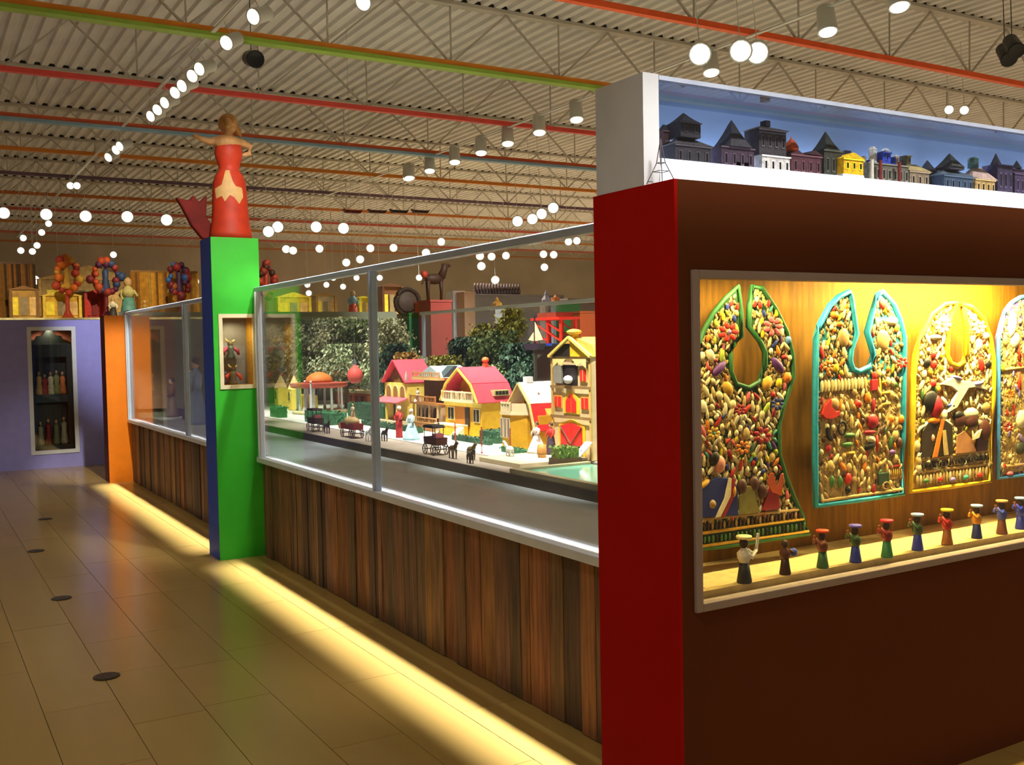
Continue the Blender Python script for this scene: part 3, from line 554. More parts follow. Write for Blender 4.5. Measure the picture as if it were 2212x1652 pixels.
hedge('low dark hedge along the pink roofed yellow house', 3.58, 3.64, 6.35, 6.95, .045, leafm[0])
hedge('dark hedge beside the side wall of the pink roofed house', 3.7, 4.1, 6.45, 6.72, .09, leafm[0])
hedge('low flower hedge before the white roofed house', 3.44, 3.49, 5.63, 5.95, .04, leafm[2])
hedge('planter hedge in front of the tall stable doors', 3.30, 3.46, 4.99, 5.11, .07, leafm[1], .045)
hedge('planter hedge at the red wall end beside the pond', 3.52, 3.7, 4.35, 4.72, .07, leafm[2], .045)
hedge('large clipped hedge block before the domed rotunda', 3.35, 3.55, 8.95, 9.65, .12, leafm[2])
hedge('dark hedge in front of the orange hall', 3.9, 4.1, 8.95, 9.9, .16, leafm[0])
hedge('round bush by the far end pavement', 3.3, 3.42, 10.3, 10.6, .12, leafm[2])
d = at(660, 930, 'z', ZV+.009); d.x = max(d.x, 3.34); ZT_ = ZV+.0085; t = thing('flower_tub', 'small orange tub with green bush at the kerb', 'planter', (d.x, d.y, ZT_)); MB().lathe([(.035, 0), (.045, .05)], (d.x, d.y, ZT_), 10).build('tub', hexm('#b5702c'), t); leaves(200, lambda: Vector((d.x+RNG.gauss(0, .025), d.y+RNG.gauss(0, .025), ZV+.055+abs(RNG.gauss(0, .03)))), .014, RNG).build('foliage', leafm[2], t)
for i, py in enumerate((660, 673)):
    q = at(py, 893, 'x', 3.75); t = thing('swan_column', ('tall white swan topped column nearer the church spires', 'tall white swan topped column nearer the rotunda')[i], 'column', (q.x, q.y, z0), 'white columns of the park gate')
    MB().lathe([(.03, 0), (.036, .04), (.018, .09), (.012, .3), (.008, .34)], (q.x, q.y, z0), 10).build('shaft', WHITE, t, True); MB().ell((q.x, q.y, z0+.355), (.014, .02, .014)).build('finial', WHITE, t, True)
# dolls
def doll(label, x, y, z, h, skirt, top, head='#c8a080', hair='#3a2a1c', wide=.26, arms=True, hat=None):
    t = thing('doll', label, 'doll', (x, y, z), 'dolls of the toy village')
    MB().lathe([(h*wide, 0), (h*wide*.9, h*.08), (h*.11, h*.52), (h*.08, h*.58)], (x, y, z), 12).build('skirt', hexm(skirt), t, True)
    MB().lathe([(h*.08, 0), (h*.12, h*.08), (h*.13, h*.18), (h*.05, h*.24), (h*.04, h*.27)], (x, y, z+h*.581), 10).build('bodice', hexm(top), t, True)
    hd = MB().ell((x, y, z+h*.92), (h*.07, h*.065, h*.085)).build('head', hexm(head), t, True)
    MB().ell((x+h*.012, y, z+h*.95), (h*.078, h*.075, h*.075)).build('hair', hexm(hair), hd, True)
    if arms:
        for s in (-1, 1): MB().tube([(x, y+s*h*.12, z+h*.79), (x-h*.05, y+s*h*.2, z+h*.65), (x-h*.12, y+s*h*.14, z+h*.55)], [h*.04, h*.035, h*.022], 6).build('arm', hexm(top), t, True)
    if hat: MB().lathe([(h*.12, 0), (h*.12, h*.015), (h*.06, h*.02), (h*.05, h*.08)], (x, y, z+h*1.0), 10).build('hat', hexm(hat), t)
    return t
q = at(889, 949, 'z', z0); doll('lady doll in a wide pale blue gown on the white pavement', q.x, q.y, z0, .235, '#b4dbe8', '#c2e2ec', hair='#d8d0c0', wide=.3)
q = at(872, 946, 'z', z0); t = doll('slim doll in a long red robe with a white ball of hair', q.x-.01, q.y+.06, z0, .25, '#a02420', '#b83028', hair='#eeeae4', wide=.12)
q = at(1184, 975, 'z', ZV+.031); doll('doll in a red coat and dark skirt by the stable', 3.52, 5.42, ZV+.031, .2, '#3a2a3c', '#c02a24', wide=.2)
doll('doll in white reading clothes by the barrel on the terrace', 3.50, 5.56, ZV+.031, .2, '#e8e0d8', '#cfc0b4', hair='#6a4a30', wide=.34)
q = at(1186, 990, 'z', ZV+.031); t = thing('toy_barrel', 'small wooden barrel on the stone terrace', 'barrel', (3.38, 5.31, ZV+.031)); MB().lathe([(.024, 0), (.03, .025), (.031, .045), (.026, .08)], (3.38, 5.31, ZV+.031), 12).build('staves', hexm('#b5803c'), t, True); MB().lathe([(.032, 0), (.0325, .008)], (3.38, 5.31, ZV+.05), 12).build('hoop', hexm('#7a5a2c'), t)
t = thing('white_goat', 'white toy goat standing by the barrel on the terrace', 'toy animal', (3.26, 5.5, ZV+.031)); MB().ell((3.26, 5.5, ZV+.075), (.02, .04, .022)).tube([(3.26, 5.53, ZV+.08), (3.26, 5.555, ZV+.11)], [.012, .008], 6).ell((3.26, 5.57, ZV+.115), (.009, .016, .01)).build('body', WHITE, t, True)
for sx in (-1, 1):
    for sy in (-1, 1): MB().tube([(3.26+sx*.01, 5.5+sy*.025, ZV+.07), (3.26+sx*.01, 5.5+sy*.026, ZV+.0315)], [.006, .004], 5).build('leg', WHITE, t)
doll('seated child doll on the white porch steps of the pink roofed house', 3.52, 7.02, z0, .13, '#e8c8b8', '#d8b0a0', hair='#5a3a20')
doll('doll in white on the arcaded villa balcony', 3.83, 8.02, 1.0455, .12, '#f0ece4', '#f0ece4', hair='#3a3030', wide=.32, arms=False)
# wagons and horses
def horse(label, x, y, z, h, m, dirn=1):
    t = thing('toy_horse', label, 'toy horse', (x, y, z), 'toy horses on the street')
    d = -dirn    # nose towards -y when dirn is 1
    MB().ell((x, y, z+h*.58), (h*.14, h*.34, h*.16), 10, 6).tube([(x, y+d*h*.26, z+h*.62), (x, y+d*h*.42, z+h*.82), (x, y+d*h*.46, z+h*.94)], [h*.13, h*.09, h*.07], 8).ell((x, y+d*h*.56, z+h*.9), (h*.055, h*.15, h*.065), 8, 5, Matrix.Rotation(d*-.5, 3, 'X')).build('body', m, t, True)
    for sx in (-1, 1):
        for sy in (-1, 1): MB().tube([(x+sx*h*.08, y+sy*h*.22, z+h*.52), (x+sx*h*.085, y+sy*h*.24, z+h*.26), (x+sx*h*.085, y+sy*h*.22, z)], [h*.075, h*.04, h*.03], 6).build('leg', m, t, True)
    MB().tube([(x, y-d*h*.33, z+h*.65), (x, y-d*h*.44, z+h*.5), (x, y-d*h*.42, z+h*.25)], [h*.03, h*.045, h*.01], 6).build('tail', BLK, t, True)
    MB().tube([(x, y+d*h*.3, z+h*.78), (x, y+d*h*.4, z+h*.93), (x, y+d*h*.44, z+h*1.02)], [h*.03, h*.04, h*.02], 6).build('mane', BLK, t, True)
def wheel(par, x, y, z, r, m):
    b = MB(); n = 14; b.tube([(x, y+r*cos(2*pi*i/n), z+r*sin(2*pi*i/n)) for i in range(n)], r*.1, 5, True)
    for i in range(6): b.beam((x, y, z), (x, y+r*cos(pi*i/3), z+r*sin(pi*i/3)), r*.1)
    b.build('wheel', m, par)
def wagon(label, x, y, L, z, body, top, style):
    t = thing('toy_wagon', label, 'toy wagon', (x, y, z), 'toy wagons on the street'); r = .035; zb = z+.04
    for yy in (y-L*.3, y+L*.3):
        for xx in (x-.05, x+.05): wheel(t, xx, yy, z+r+.004, r, BLK)
    MB().beam((x-.05, y-L*.3, z+r+.004), (x+.05, y-L*.3, z+r+.004), .006).beam((x-.05, y+L*.3, z+r+.004), (x+.05, y+L*.3, z+r+.004), .006).build('axle', BLK, t)
    MB().prism([(y-L*.45, zb+.03), (y-L*.5, zb+.08), (y+L*.5, zb+.08), (y+L*.45, zb+.03)], 'yz', x-.042, x+.042).build('bed', hexm(body), t)
    if style == 'hay': MB().ell((x, y, zb+.09), (.05, L*.42, .045), 10, 6).build('load', hexm(top), t, True)
    elif style == 'hood':
        MB().prism([(y-L*.3, zb+.15), (y-L*.2, zb+.162), (y+L*.4, zb+.162), (y+L*.5, zb+.15), (y+L*.5, zb+.143), (y-L*.3, zb+.143)], 'yz', x-.045, x+.045).build('canopy', hexm(top), t)
        for sx in (-.04, .04):
            for sy in (-.22, .42): MB().tube([(x+sx, y+L*sy, zb+.08), (x+sx, y+L*sy, zb+.143)], .003, 5).build('canopy_post', BLK, t)
        MB().box(x-.03, x+.03, y-L*.35, y-L*.05, zb+.0805, zb+.105).build('seat', hexm('#c46a70'), t)
    MB().tube([(x, y-L*.5, zb+.03), (x, y-L*.5-.12, zb+.025)], .004, 5).build('shaft', BLK, t)
q = at(930, 985, 'z', ZV); wagon('black hooded toy carriage with pink seat on the road', 3.06, 6.15, .2, ZV, '#5a2a20', '#2a241e', 'hood')
hm = hexm('#5a4226', var=.3); horse('brown toy horse harnessed to the hooded carriage, nearer it', 3.04, 5.86, ZV, .12, hm); horse('brown toy horse leading the pair of the hooded carriage', 3.10, 5.72, ZV, .12, hexm('#6e5a34')); horse('small black toy horse at the front of the carriage team', 3.0, 5.55, ZV, .095, BLK)
wagon('red toy wagon loaded with straw near the balloon', 3.1, 7.75, .3, ZV, '#8a2a20', '#b99a68', 'hay')
doll('doll riding on the straw of the red wagon', 3.1, 7.72, ZV+.155, .12, '#c8a878', '#d8c8a8', hair='#e8d890', wide=.2)
horse('white toy horse of the straw wagon', 3.08, 7.36, ZV, .12, WHITE); horse('black toy horse beside the white one at the straw wagon', 3.18, 7.28, ZV, .115, BLK)
wagon('dark toy cart at the far end of the road', 3.08, 8.55, .2, ZV, '#3a2c22', '#4a3a30', 'hood'); horse('dark toy horse of the far cart', 3.08, 8.27, ZV, .12, hexm('#3c3026'))
# miniature trees
olive = [hexm('#b0b28c', var=.35, scale=30), hexm('#93a078', var=.35, scale=30), hexm('#33523c', var=.4, scale=30), hexm('#84802c', var=.35, scale=30), hexm('#94702c', var=.35, scale=30), hexm('#5c7040', var=.35, scale=30)]
barkm = hexm('#6a5a3c', var=.3)
oname = ['silvery olive', 'grey green', 'dark green', 'yellow green', 'amber brown', 'mid green']
def tree(px, pt, X, wpx, ci, label):
    a = at(px, pt, 'x', X); w_ = wpx/F*(a-CO).length*.85; h = a.z-z0; t = thing('miniature_tree', label, 'tree', (X, a.y, z0), 'miniature trees of the village')
    b = MB().tube([(X, a.y, z0), (X+.01, a.y, z0+h*.4), (X, a.y+.02, z0+h*.85)], [.028, .02, .006], 7)
    for i in range(9):
        an = RNG.uniform(0, 2*pi); zz = z0+h*RNG.uniform(.3, .8); l = w_*RNG.uniform(.4, .8); b.tube([(X, a.y, zz), (X+l*.6*cos(an), a.y+l*.6*sin(an), zz+l*.45), (X+l*cos(an), a.y+l*sin(an), zz+l*.55)], [.011, .007, .003], 5)
    b.build('trunk', barkm, t, True)
    cl = [(Vector((RNG.gauss(0, .42)*w_, RNG.gauss(0, .42)*w_, z0+h*(.28+.68*RNG.random()**.8)-0)), w_*RNG.uniform(.18, .4)) for _ in range(34)]
    def f():
        c_, r = cl[RNG.randrange(34)]; tp = max(.25, 1.15-abs((c_.z-z0)/h-.5)*1.25)
        v = Vector((RNG.gauss(0, .5), RNG.gauss(0, .5), RNG.gauss(0, .55)))*r
        return Vector((X+c_.x*tp+v.x, a.y+c_.y*tp+v.y, min(c_.z+v.z, z0+h)))
    leaves(4200, f, .027, RNG).build('foliage', olive[ci], t)
T = [(630, 702, 4.22, 70, 0, 'silvery tree leaning beside the church spires'), (675, 690, 4.5, 75, 1, 'tall grey green tree behind the domed rotunda'), (722, 688, 4.75, 85, 0, 'broad silvery tree at the middle of the left pane'), (770, 692, 4.95, 85, 5, 'mid green tree behind the red balloon'), (650, 745, 4.4, 60, 5, 'shorter mid green tree between spires and rotunda'), (745, 745, 4.45, 75, 1, 'low grey green tree left of the balloon'),
     (845, 690, 4.9, 70, 0, 'silvery tree just right of the window post'), (855, 745, 4.6, 55, 2, 'dark tree behind the coral cottage'), (885, 762, 4.5, 45, 4, 'amber autumn tree behind the arcaded villa'),
     (960, 770, 4.6, 45, 3, 'low yellow green tree behind the pale blue roof'), (1005, 730, 5.0, 60, 2, 'dark tree before the grey panels'), (1040, 700, 5.2, 60, 3, 'yellow green tree before the white panels'), (1060, 715, 4.9, 70, 5, 'mid green tree above the pink roof chimney'), (1098, 668, 5.2, 50, 3, 'tall thin topped yellow green tree'), (1120, 745, 4.6, 80, 2, 'broad dark tree behind the white roofed house'), (1160, 760, 4.5, 70, 2, 'dark tree left of the tall stable'), (1090, 790, 4.4, 60, 5, 'low bushy tree between the two gambrel houses'), (1200, 750, 4.9, 50, 1, 'grey green tree behind the stable roof')]
for a in T: tree(*a)
# red toy tower gate with a sailing boat on its stand
X = 4.35; a = at(1150, 742, 'x', X); c = at(1204, 690, 'x', X); d = at(1150, 690, 'x', X)
st = thing('toy_stand', 'blue topped stand among the trees under the red lattice tower', 'stand', (X+.08, (a.y+c.y)/2, z0)); MB().box(X+.02, X+.14, c.y+.03, a.y-.03, z0, a.z-.02).build('post_box', hexm('#3a3a30'), st); MB().box(X-.02, X+.2, c.y-.01, a.y+.01, a.z-.0195, a.z).build('top', hexm('#203a8c'), st)
t = thing('lattice_tower', 'bright red lattice toy fairground tower above the trees', 'toy tower', (X+.1, (a.y+c.y)/2, a.z)); RD = hexm('#e8301c'); zt = c.z
for yy in (c.y, (a.y+c.y)/2, a.y):
    for xx in (X+.03, X+.17): MB().box(xx-.008, xx+.008, yy-.01, yy+.01, a.z+.0005, zt).build('leg', RD, t)
for xx in (X+.03, X+.17):
    for y0_, y1_ in ((c.y, (a.y+c.y)/2), ((a.y+c.y)/2, a.y)):
        zm = (a.z+zt)/2
        for za_, zb_ in ((a.z+.02, zm), (zm, zt-.02)): MB().beam((xx-.009, y0_, za_), (xx-.009, y1_, zb_), .006, .014, up=(1, 0, 0)).build('brace', RD, t)
MB().box(X+.0, X+.2, c.y-.02, a.y+.02, zt+.0005, zt+.02).build('top_deck', RD, t); MB().box(X+.02, X+.18, c.y+.05, a.y-.05, zt+.0205, zt+.06).build('cabin', hexm('#8a3a28'), t)
t = thing('sail_boat', 'toy sailing boat with pale sail in front of the red lattice tower', 'toy boat', (X-.08, (a.y+c.y)/2, a.z-.05)); yb = (a.y+c.y)/2+.02; zz = a.z-.05
MB().prism([(yb-.12, zz+.05), (yb-.08, zz), (yb+.1, zz), (yb+.14, zz+.05)], 'yz', X-.11, X-.05).build('hull', hexm('#2a2430'), t); MB().tube([(X-.08, yb, zz+.05), (X-.08, yb, zz+.27)], .007, 6).build('mast', hexm('#2a2028'), t); MB().prism([(yb-.01, zz+.07), (yb-.01, zz+.22), (yb-.12, zz+.08)], 'yz', X-.085, X-.081).prism([(yb+.012, zz+.07), (yb+.012, zz+.14), (yb+.09, zz+.08)], 'yz', X-.085, X-.081).build('sail', hexm('#efe3a8'), t); MB().box(X-.09, X-.07, yb-.01, yb+.01, z0, zz-.0005).build('stand', hexm('#3a3a30'), t)
# far side of the village case
g = thing('rear_glass_screen', 'far glass screen closing the back of the village case', 'glass screen', (6.1, 7.6, 0)); MB().box(6.06, 6.14, 2.7, 12.6, 0, ZS).build('plinth', seal, g); MB().box(6.07, 6.13, 2.7, 12.6, ZG-.04, ZG).build('top_rail', WHITE, g)
for yy in (2.75, 6.0, 9.3, 12.55): MB().box(6.08, 6.12, yy-.02, yy+.02, ZS+.0005, ZG-.0405).build('post', METAL, g)
for a_, b_ in ((2.77, 5.98), (6.02, 9.28), (9.32, 12.53)): MB().box(6.096, 6.104, a_, b_, ZS+.001, ZG-.041).build('pane', GLASS, g)
tag(MB().box(2.3, 6.05, 13.3, 13.4, 0, 2.02).box(2.3, 2.34, 12.81, 13.299, 0, 2.02).build('wall_partition', mat('partition_sage', '#9aa08c', .8, .1, 2)), kind='structure')
# ------------------------------------------------------------------ bibs in the window
YQ = 2.50
def bp(px, py, d=0.): v = at(px, py, 'y', YQ-d); return v
def hx(h, **k): return mat('dough_'+h, h, k.pop('rough', .55), k.pop('var', .15), 40, **k)
PAL = {'cream': '#d6c794', 'ivory': '#e6dcb4', 'straw': '#c0a464', 'tan': '#a4824c', 'red': '#c4281c', 'crimson': '#9c1a24', 'yellow': '#dcc41c', 'orange': '#dc7c1c', 'blue': '#22307c', 'purple': '#5a2c74', 'green': '#3f6a30', 'pink': '#d8626a', 'teal': '#3f9484', 'sky': '#5c8cc0', 'lilac': '#8674b4', 'black': '#16120e', 'brown': '#4a2418', 'skin': '#d28c78', 'gold': '#d0a030', 'white': '#efe9dc', 'lime': '#a8b83c'}
seed = MB().ell((0, 0, 0), (.5, .3, .5), 6, 4).mesh('dough_seed', smooth=True)
leafme = MB().ell((0, 0, 0), (.28, .22, .6), 6, 4).mesh('dough_leaf', smooth=True)
fb = MB()
for i in range(7): fb.ell((.34*cos(i*2*pi/7), -.05, .34*sin(i*2*pi/7)), (.2, .14, .13), 6, 4, Matrix.Rotation(-i*2*pi/7, 3, 'Y'))
flme = fb.mesh('dough_flower', smooth=True); ctme = MB().ell((0, -.14, 0), (.13, .12, .13), 7, 4).mesh('flower_heart', smooth=True)
ringme = MB().tube([(.36*cos(i*pi/6), 0, .46*sin(i*pi/6)) for i in range(12)], .11, 6, True).mesh('dough_ring', smooth=True)
def inside(p, poly):
    r = False; n = len(poly)
    for i in range(n):
        a, b = poly[i], poly[i-1]
        if (a[1] > p[1]) != (b[1] > p[1]) and p[0] < (b[0]-a[0])*(p[1]-a[1])/(b[1]-a[1])+a[0]: r = not r
    return r
def edist(p, poly):
    m = 1e9; P = Vector(p)
    for i in range(len(poly)):
        a = Vector(poly[i-1]); b = Vector(poly[i]); d = b-a; t = max(0, min(1, (P-a).dot(d)/max(1e-9, d.length_squared))); m = min(m, (P-a-d*t).length)
    return m
def PX(s): return s/F*3.2      # rough metres for a length in photo pixels at the bibs
class Bib:
    def __init__(s, label, outline, base, border, bw, fill, n, zones=()):
        s.poly = [(bp(*p).x, bp(*p).z) for p in outline]; xs = [p[0] for p in s.poly]; zs = [p[1] for p in s.poly]
        s.x0, s.x1, s.z0, s.z1 = min(xs), max(xs), min(zs), max(zs); s.bw = bw
        s.t = thing('decorated_bib', label, 'bib', ((s.x0+s.x1)/2, YQ, s.z0), 'decorated bibs in the window')
        MB().prism(s.poly, 'xz', YQ, YQ+.014).build('backing', hx(base), s.t)
        MB().tube([(x, YQ-.002, z) for x, z in s.poly], bw, 7, True).build('border', hx(border), s.t, True)
        for c in ((xs[0],),): MB().box((s.x0+s.x1)/2-.03, (s.x0+s.x1)/2-.01, YQ+.0145, YBK-.0005, s.z0+.3, s.z0+.32).box((s.x0+s.x1)/2+.01, (s.x0+s.x1)/2+.03, YQ+.0145, YBK-.0005, s.z0+.3, s.z0+.32).build('hanger', hx('#3a2a18'), s.t)
        s.r = random.Random(len(label)); s.taken = []
        s.fill = fill; s.n = n; s.zones = zones
    def put(s, me, px, py, sz, col, rot=0., sq=1., name='dough_piece', d=.008, keep=.45):
        v = bp(px, py); k = bp(px, py-sz/2).z-bp(px, py+sz/2).z; sq *= (bp(px+sz/2, py).x-bp(px-sz/2, py).x)/k; q = Quaternion((0, 1, 0), rot)
        s.taken.append((v.x, v.z, k*keep)); L = s.t.location
        return inst(name, me, hx(PAL.get(col, col)), s.t, (v.x-L.x, YQ-d-L.y, v.z-L.z), q, (k*sq, .012 if me in (seed, leafme) else k*.4, k))
    def flower(s, px, py, sz, col, heart='white'):
        sz *= 1.25; o = s.put(flme, px, py, sz, col, name='dough_flower', d=.014); v = bp(px, py); L = s.t.location; k = bp(px, py-sz/2).z-bp(px, py+sz/2).z
        inst('flower_heart', ctme, hx(PAL[heart]), s.t, (v.x-L.x, YQ-.016-L.y, v.z-L.z), None, (k, k*.5, k)); return o
    def shape(s, pts, col, d0=.012, d1=0., name='dough_piece', block=True):
        q = [(bp(*p).x, bp(*p).z) for p in pts]
        if block:
            cx = sum(a for a, b in q)/len(q); cz = sum(b for a, b in q)/len(q); s.taken.append((cx, cz, min(max(a for a, b in q)-cx, max(b for a, b in q)-cz)*1.0))
        return MB().prism(q, 'xz', YQ-d0, YQ-d1-.0005).build(name, hx(PAL.get(col, col)), s.t, bevel=.002)
    def oval(s, px, py, rx, ry, col, d=.012, rot=0, name='dough_piece'):
        v = bp(px, py); a, b = bp(px+rx, py).x-v.x, bp(px, py-ry).z-v.z; s.taken.append((v.x, v.z, max(a, b)*.8))
        return MB().ell((v.x, YQ-.003, v.z), (a, d, b), 12, 7, Matrix.Rotation(rot, 3, 'Y')).build(name, hx(PAL.get(col, col)), s.t, True)
    def strip(s, p, q, w, col, d=.01, name='dough_strip'):
        a, b = bp(*p), bp(*q); return MB().tube([(a.x, YQ-.004, a.z), (b.x, YQ-.004, b.z)], [(bp(p[0], p[1]-w/2).z-bp(p[0], p[1]+w/2).z)/2]*2, 7).build(name, hx(PAL.get(col, col)), s.t, True)
    def finish(s):
        tot = 0; k = 0
        while tot < s.n and k < 20000:
            k += 1; x = s.r.uniform(s.x0, s.x1); z = s.r.uniform(s.z0, s.z1)
            big = s.r.random(); sz = (.034 if big < .15 else .026 if big < .5 else .018)
            if not inside((x, z), s.poly) or edist((x, z), s.poly) < s.bw+sz*.35: continue
            if any((x-a)**2+(z-b)**2 < (c+sz*.42)**2 for a, b, c in s.taken): continue
            zn = next((f for f, fn in s.zones if fn(x, z)), s.fill)
            if zn is None: continue
            s.taken.append((x, z, sz*.36)); L = s.t.location; col = s.r.choice(zn); me = s.r.choice((seed, leafme, leafme, leafme))
            inst('dough_piece', me, hx(PAL[col]), s.t, (x-L.x, YQ-.006-L.y, z-L.z), Quaternion((0, 1, 0), s.r.uniform(-.9, .9)), (sz*1.15, .02, sz*1.35)); tot += 1
        b = MB(); k = 0
        while len(b.f) < 27000 and k < 9000:
            k += 1; x = s.r.uniform(s.x0, s.x1); z = s.r.uniform(s.z0, s.z1)
            if not inside((x, z), s.poly) or edist((x, z), s.poly) < s.bw+.004: continue
            if next((f for f, fn in s.zones if fn(x, z)), s.fill) is None: continue
            b.ell((x, YQ-.0015, z), (.0065, .004, .0105), 5, 3, Matrix.Rotation(s.r.uniform(-.8, .8), 3, 'Y'))
        tag(b.build('seed_filling', hx('#b69a5c' if s.fill[0] != 'straw' else '#9c7f4a', var=.4), s.t, True), kind='stuff')
mix = ['cream', 'ivory', 'cream', 'ivory', 'ivory', 'straw', 'cream', 'ivory', 'ivory', 'cream', 'straw', 'yellow', 'red', 'blue', 'orange', 'purple', 'crimson', 'lime', 'ivory', 'cream', 'pink', 'teal']
o1 = [(1593, 618), (1565, 646), (1540, 676), (1522, 710), (1509, 739), (1500, 770), (1498, 830), (1502, 900), (1504, 1000), (1502, 1100), (1500, 1187), (1560, 1180), (1660, 1165), (1747, 1152), (1732, 1114), (1712, 1070), (1695, 1024), (1682, 980), (1681, 920), (1690, 880), (1703, 843), (1712, 814), (1711, 766), (1698, 715), (1674, 666), (1645, 622), (1625, 618), (1619, 657), (1616, 705), (1642, 739), (1652, 761), (1652, 790), (1640, 824), (1616, 838), (1589, 829), (1578, 802), (1577, 766), (1584, 744), (1601, 727), (1600, 676)]
zl = bp(1600, 1122).z
b1 = Bib('large green edged bib with flowers and tiered base, leftmost', o1, '#274a28', '#2c6432', .009, mix, 205, ((None, lambda x, z: z < zl),))
b1.flower(1567, 717, 34, 'red', 'lilac'); b1.flower(1663, 705, 34, 'pink', 'black'); b1.flower(1640, 940, 30, 'crimson'); b1.flower(1598, 966, 24, 'orange', 'black'); b1.flower(1672, 872, 22, 'blue', 'gold'); b1.flower(1535, 935, 22, 'gold', 'teal'); b1.flower(1592, 884, 20, 'crimson', 'crimson')
for (x, y, r, rot) in ((1551, 796, 26, .9), (1678, 789, 28, -.8)):
    b1.oval(x, y, 8, 24, 'purple', .014, rot); b1.oval(x+(14 if rot < 0 else -10), y-18, 6, 5, 'crimson', .012)
b1.oval(1533, 768, 8, 18, 'ivory', .012, -.5); b1.oval(1700, 734, 6, 10, 'sky', .012); b1.oval(1698, 815, 9, 12, 'orange', .012); b1.oval(1655, 828, 10, 18, 'gold', .01, .7); b1.oval(1570, 838, 10, 18, 'gold', .01, -.7)
for (x, y, c) in ((1590, 662, 'red'), (1577, 655, 'red'), (1627, 657, 'red'), (1657, 655, 'red'), (1583, 688, 'blue'), (1647, 677, 'blue'), (1568, 663, 'blue'), (1555, 676, 'gold'), (1559, 685, 'yellow'), (1543, 697, 'lime'), (1588, 710, 'gold'), (1642, 693, 'lime'), (1644, 722, 'yellow'), (1674, 676, 'yellow'), (1684, 695, 'yellow'), (1526, 730, 'orange')): b1.put(leafme, x, y, 15, c, random.uniform(-.6, .6))
# the man in the blue uniform and the group beside him
b1.shape([(1506, 1118), (1508, 1060), (1520, 1040), (1545, 1030), (1572, 1032), (1588, 1050), (1590, 1112)], 'blue', .012); b1.shape([(1567, 1030), (1574, 1032), (1572, 1070), (1550, 1115), (1538, 1117), (1558, 1075)], 'ivory', .016, .012); b1.shape([(1575, 1030), (1582, 1034), (1578, 1075), (1560, 1114), (1551, 1115), (1572, 1070)], 'crimson', .016, .012)
b1.oval(1551, 1002, 12, 20, 'skin', .02, name='man_face'); b1.oval(1541, 990, 11, 17, 'black', .016, .2, 'man_hair'); b1.oval(1534, 1088, 8, 11, 'tan', .02, name='man_hand'); b1.oval(1518, 1045, 14, 6, 'gold', .016, -.5, 'epaulette'); b1.oval(1580, 1060, 6, 16, 'gold', .016, 0, 'epaulette')
b1.shape([(1591, 1112), (1593, 1070), (1612, 1048), (1624, 1050), (1630, 1085), (1638, 1105)], '#8a8440', .012); b1.strip((1592, 1074), (1615, 1050), 5, 'gold'); b1.strip((1612, 1055), (1624, 1105), 5, 'gold')
for (x, y) in ((1600, 1050), (1626, 1045), (1644, 1060)): b1.oval(x, y, 10, 18, 'brown', .018, name='dark_face')
b1.shape([(1640, 1102), (1648, 1080), (1660, 1050), (1676, 1052), (1680, 1098)], 'crimson', .012); b1.shape([(1650, 1040), (1656, 1020), (1664, 1020), (1672, 1052), (1680, 1022), (1686, 1022), (1682, 1070), (1660, 1062)], '#b84a1c', .016, .0125)
# tiers at the foot
for (y0, y1, c, w) in (((1500, 1122), (1722, 1100), 'tan', 8), ((1500, 1153), (1733, 1120), 'gold', 8), ((1500, 1181), (1744, 1147), 'gold', 8)): b1.strip(y0, y1, w, c)
for k in range(26):
    f = k/25; b1.put(leafme, 1510+f*214, 1138-f*26, 15, 'brown' if k % 3 else 'tan', 0, .7); b1.put(leafme, 1510+f*224, 1167-f*31, 14, 'green' if k % 4 else 'black', 0, .7)
b1.finish()
o2 = [(1833, 630), (1812, 640), (1792, 659), (1770, 700), (1762, 729), (1760, 860), (1760, 993), (1762, 1092), (1850, 1080), (1949, 1066), (1949, 947), (1951, 812), (1952, 729), (1943, 691), (1929, 657), (1905, 630), (1896, 635), (1885, 669), (1872, 717), (1880, 744), (1886, 766), (1878, 792), (1854, 803), (1841, 797), (1835, 778), (1838, 754), (1849, 722), (1843, 681), (1837, 640)]
zu = bp(1850, 815).z
b2 = Bib('turquoise edged bib with red crescent, letters and yellow ladder', o2, '#2f8fa4', '#2a9cbc', .011, ['straw', 'tan', 'cream', 'straw', 'tan', 'straw', 'cream', 'green', 'brown', 'orange', 'crimson'], 185, ((['cream', 'ivory', 'orange', 'yellow', 'red', 'tan', 'cream', 'straw'], lambda x, z: z > zu),))
b2.shape([(1770, 1084), (1770, 826), (1944, 816), (1942, 1060)], 'straw', .003, 0, 'dough_field', False); b2.shape([(1770, 895), (1776, 875), (1790, 860), (1792, 880), (1800, 888), (1808, 887), (1808, 897), (1792, 905), (1778, 904)], 'red', .014); b2.oval(1800, 873, 11, 14, 'tan', .01); b2.strip((1818, 852), (1808, 900), 6, 'orange')
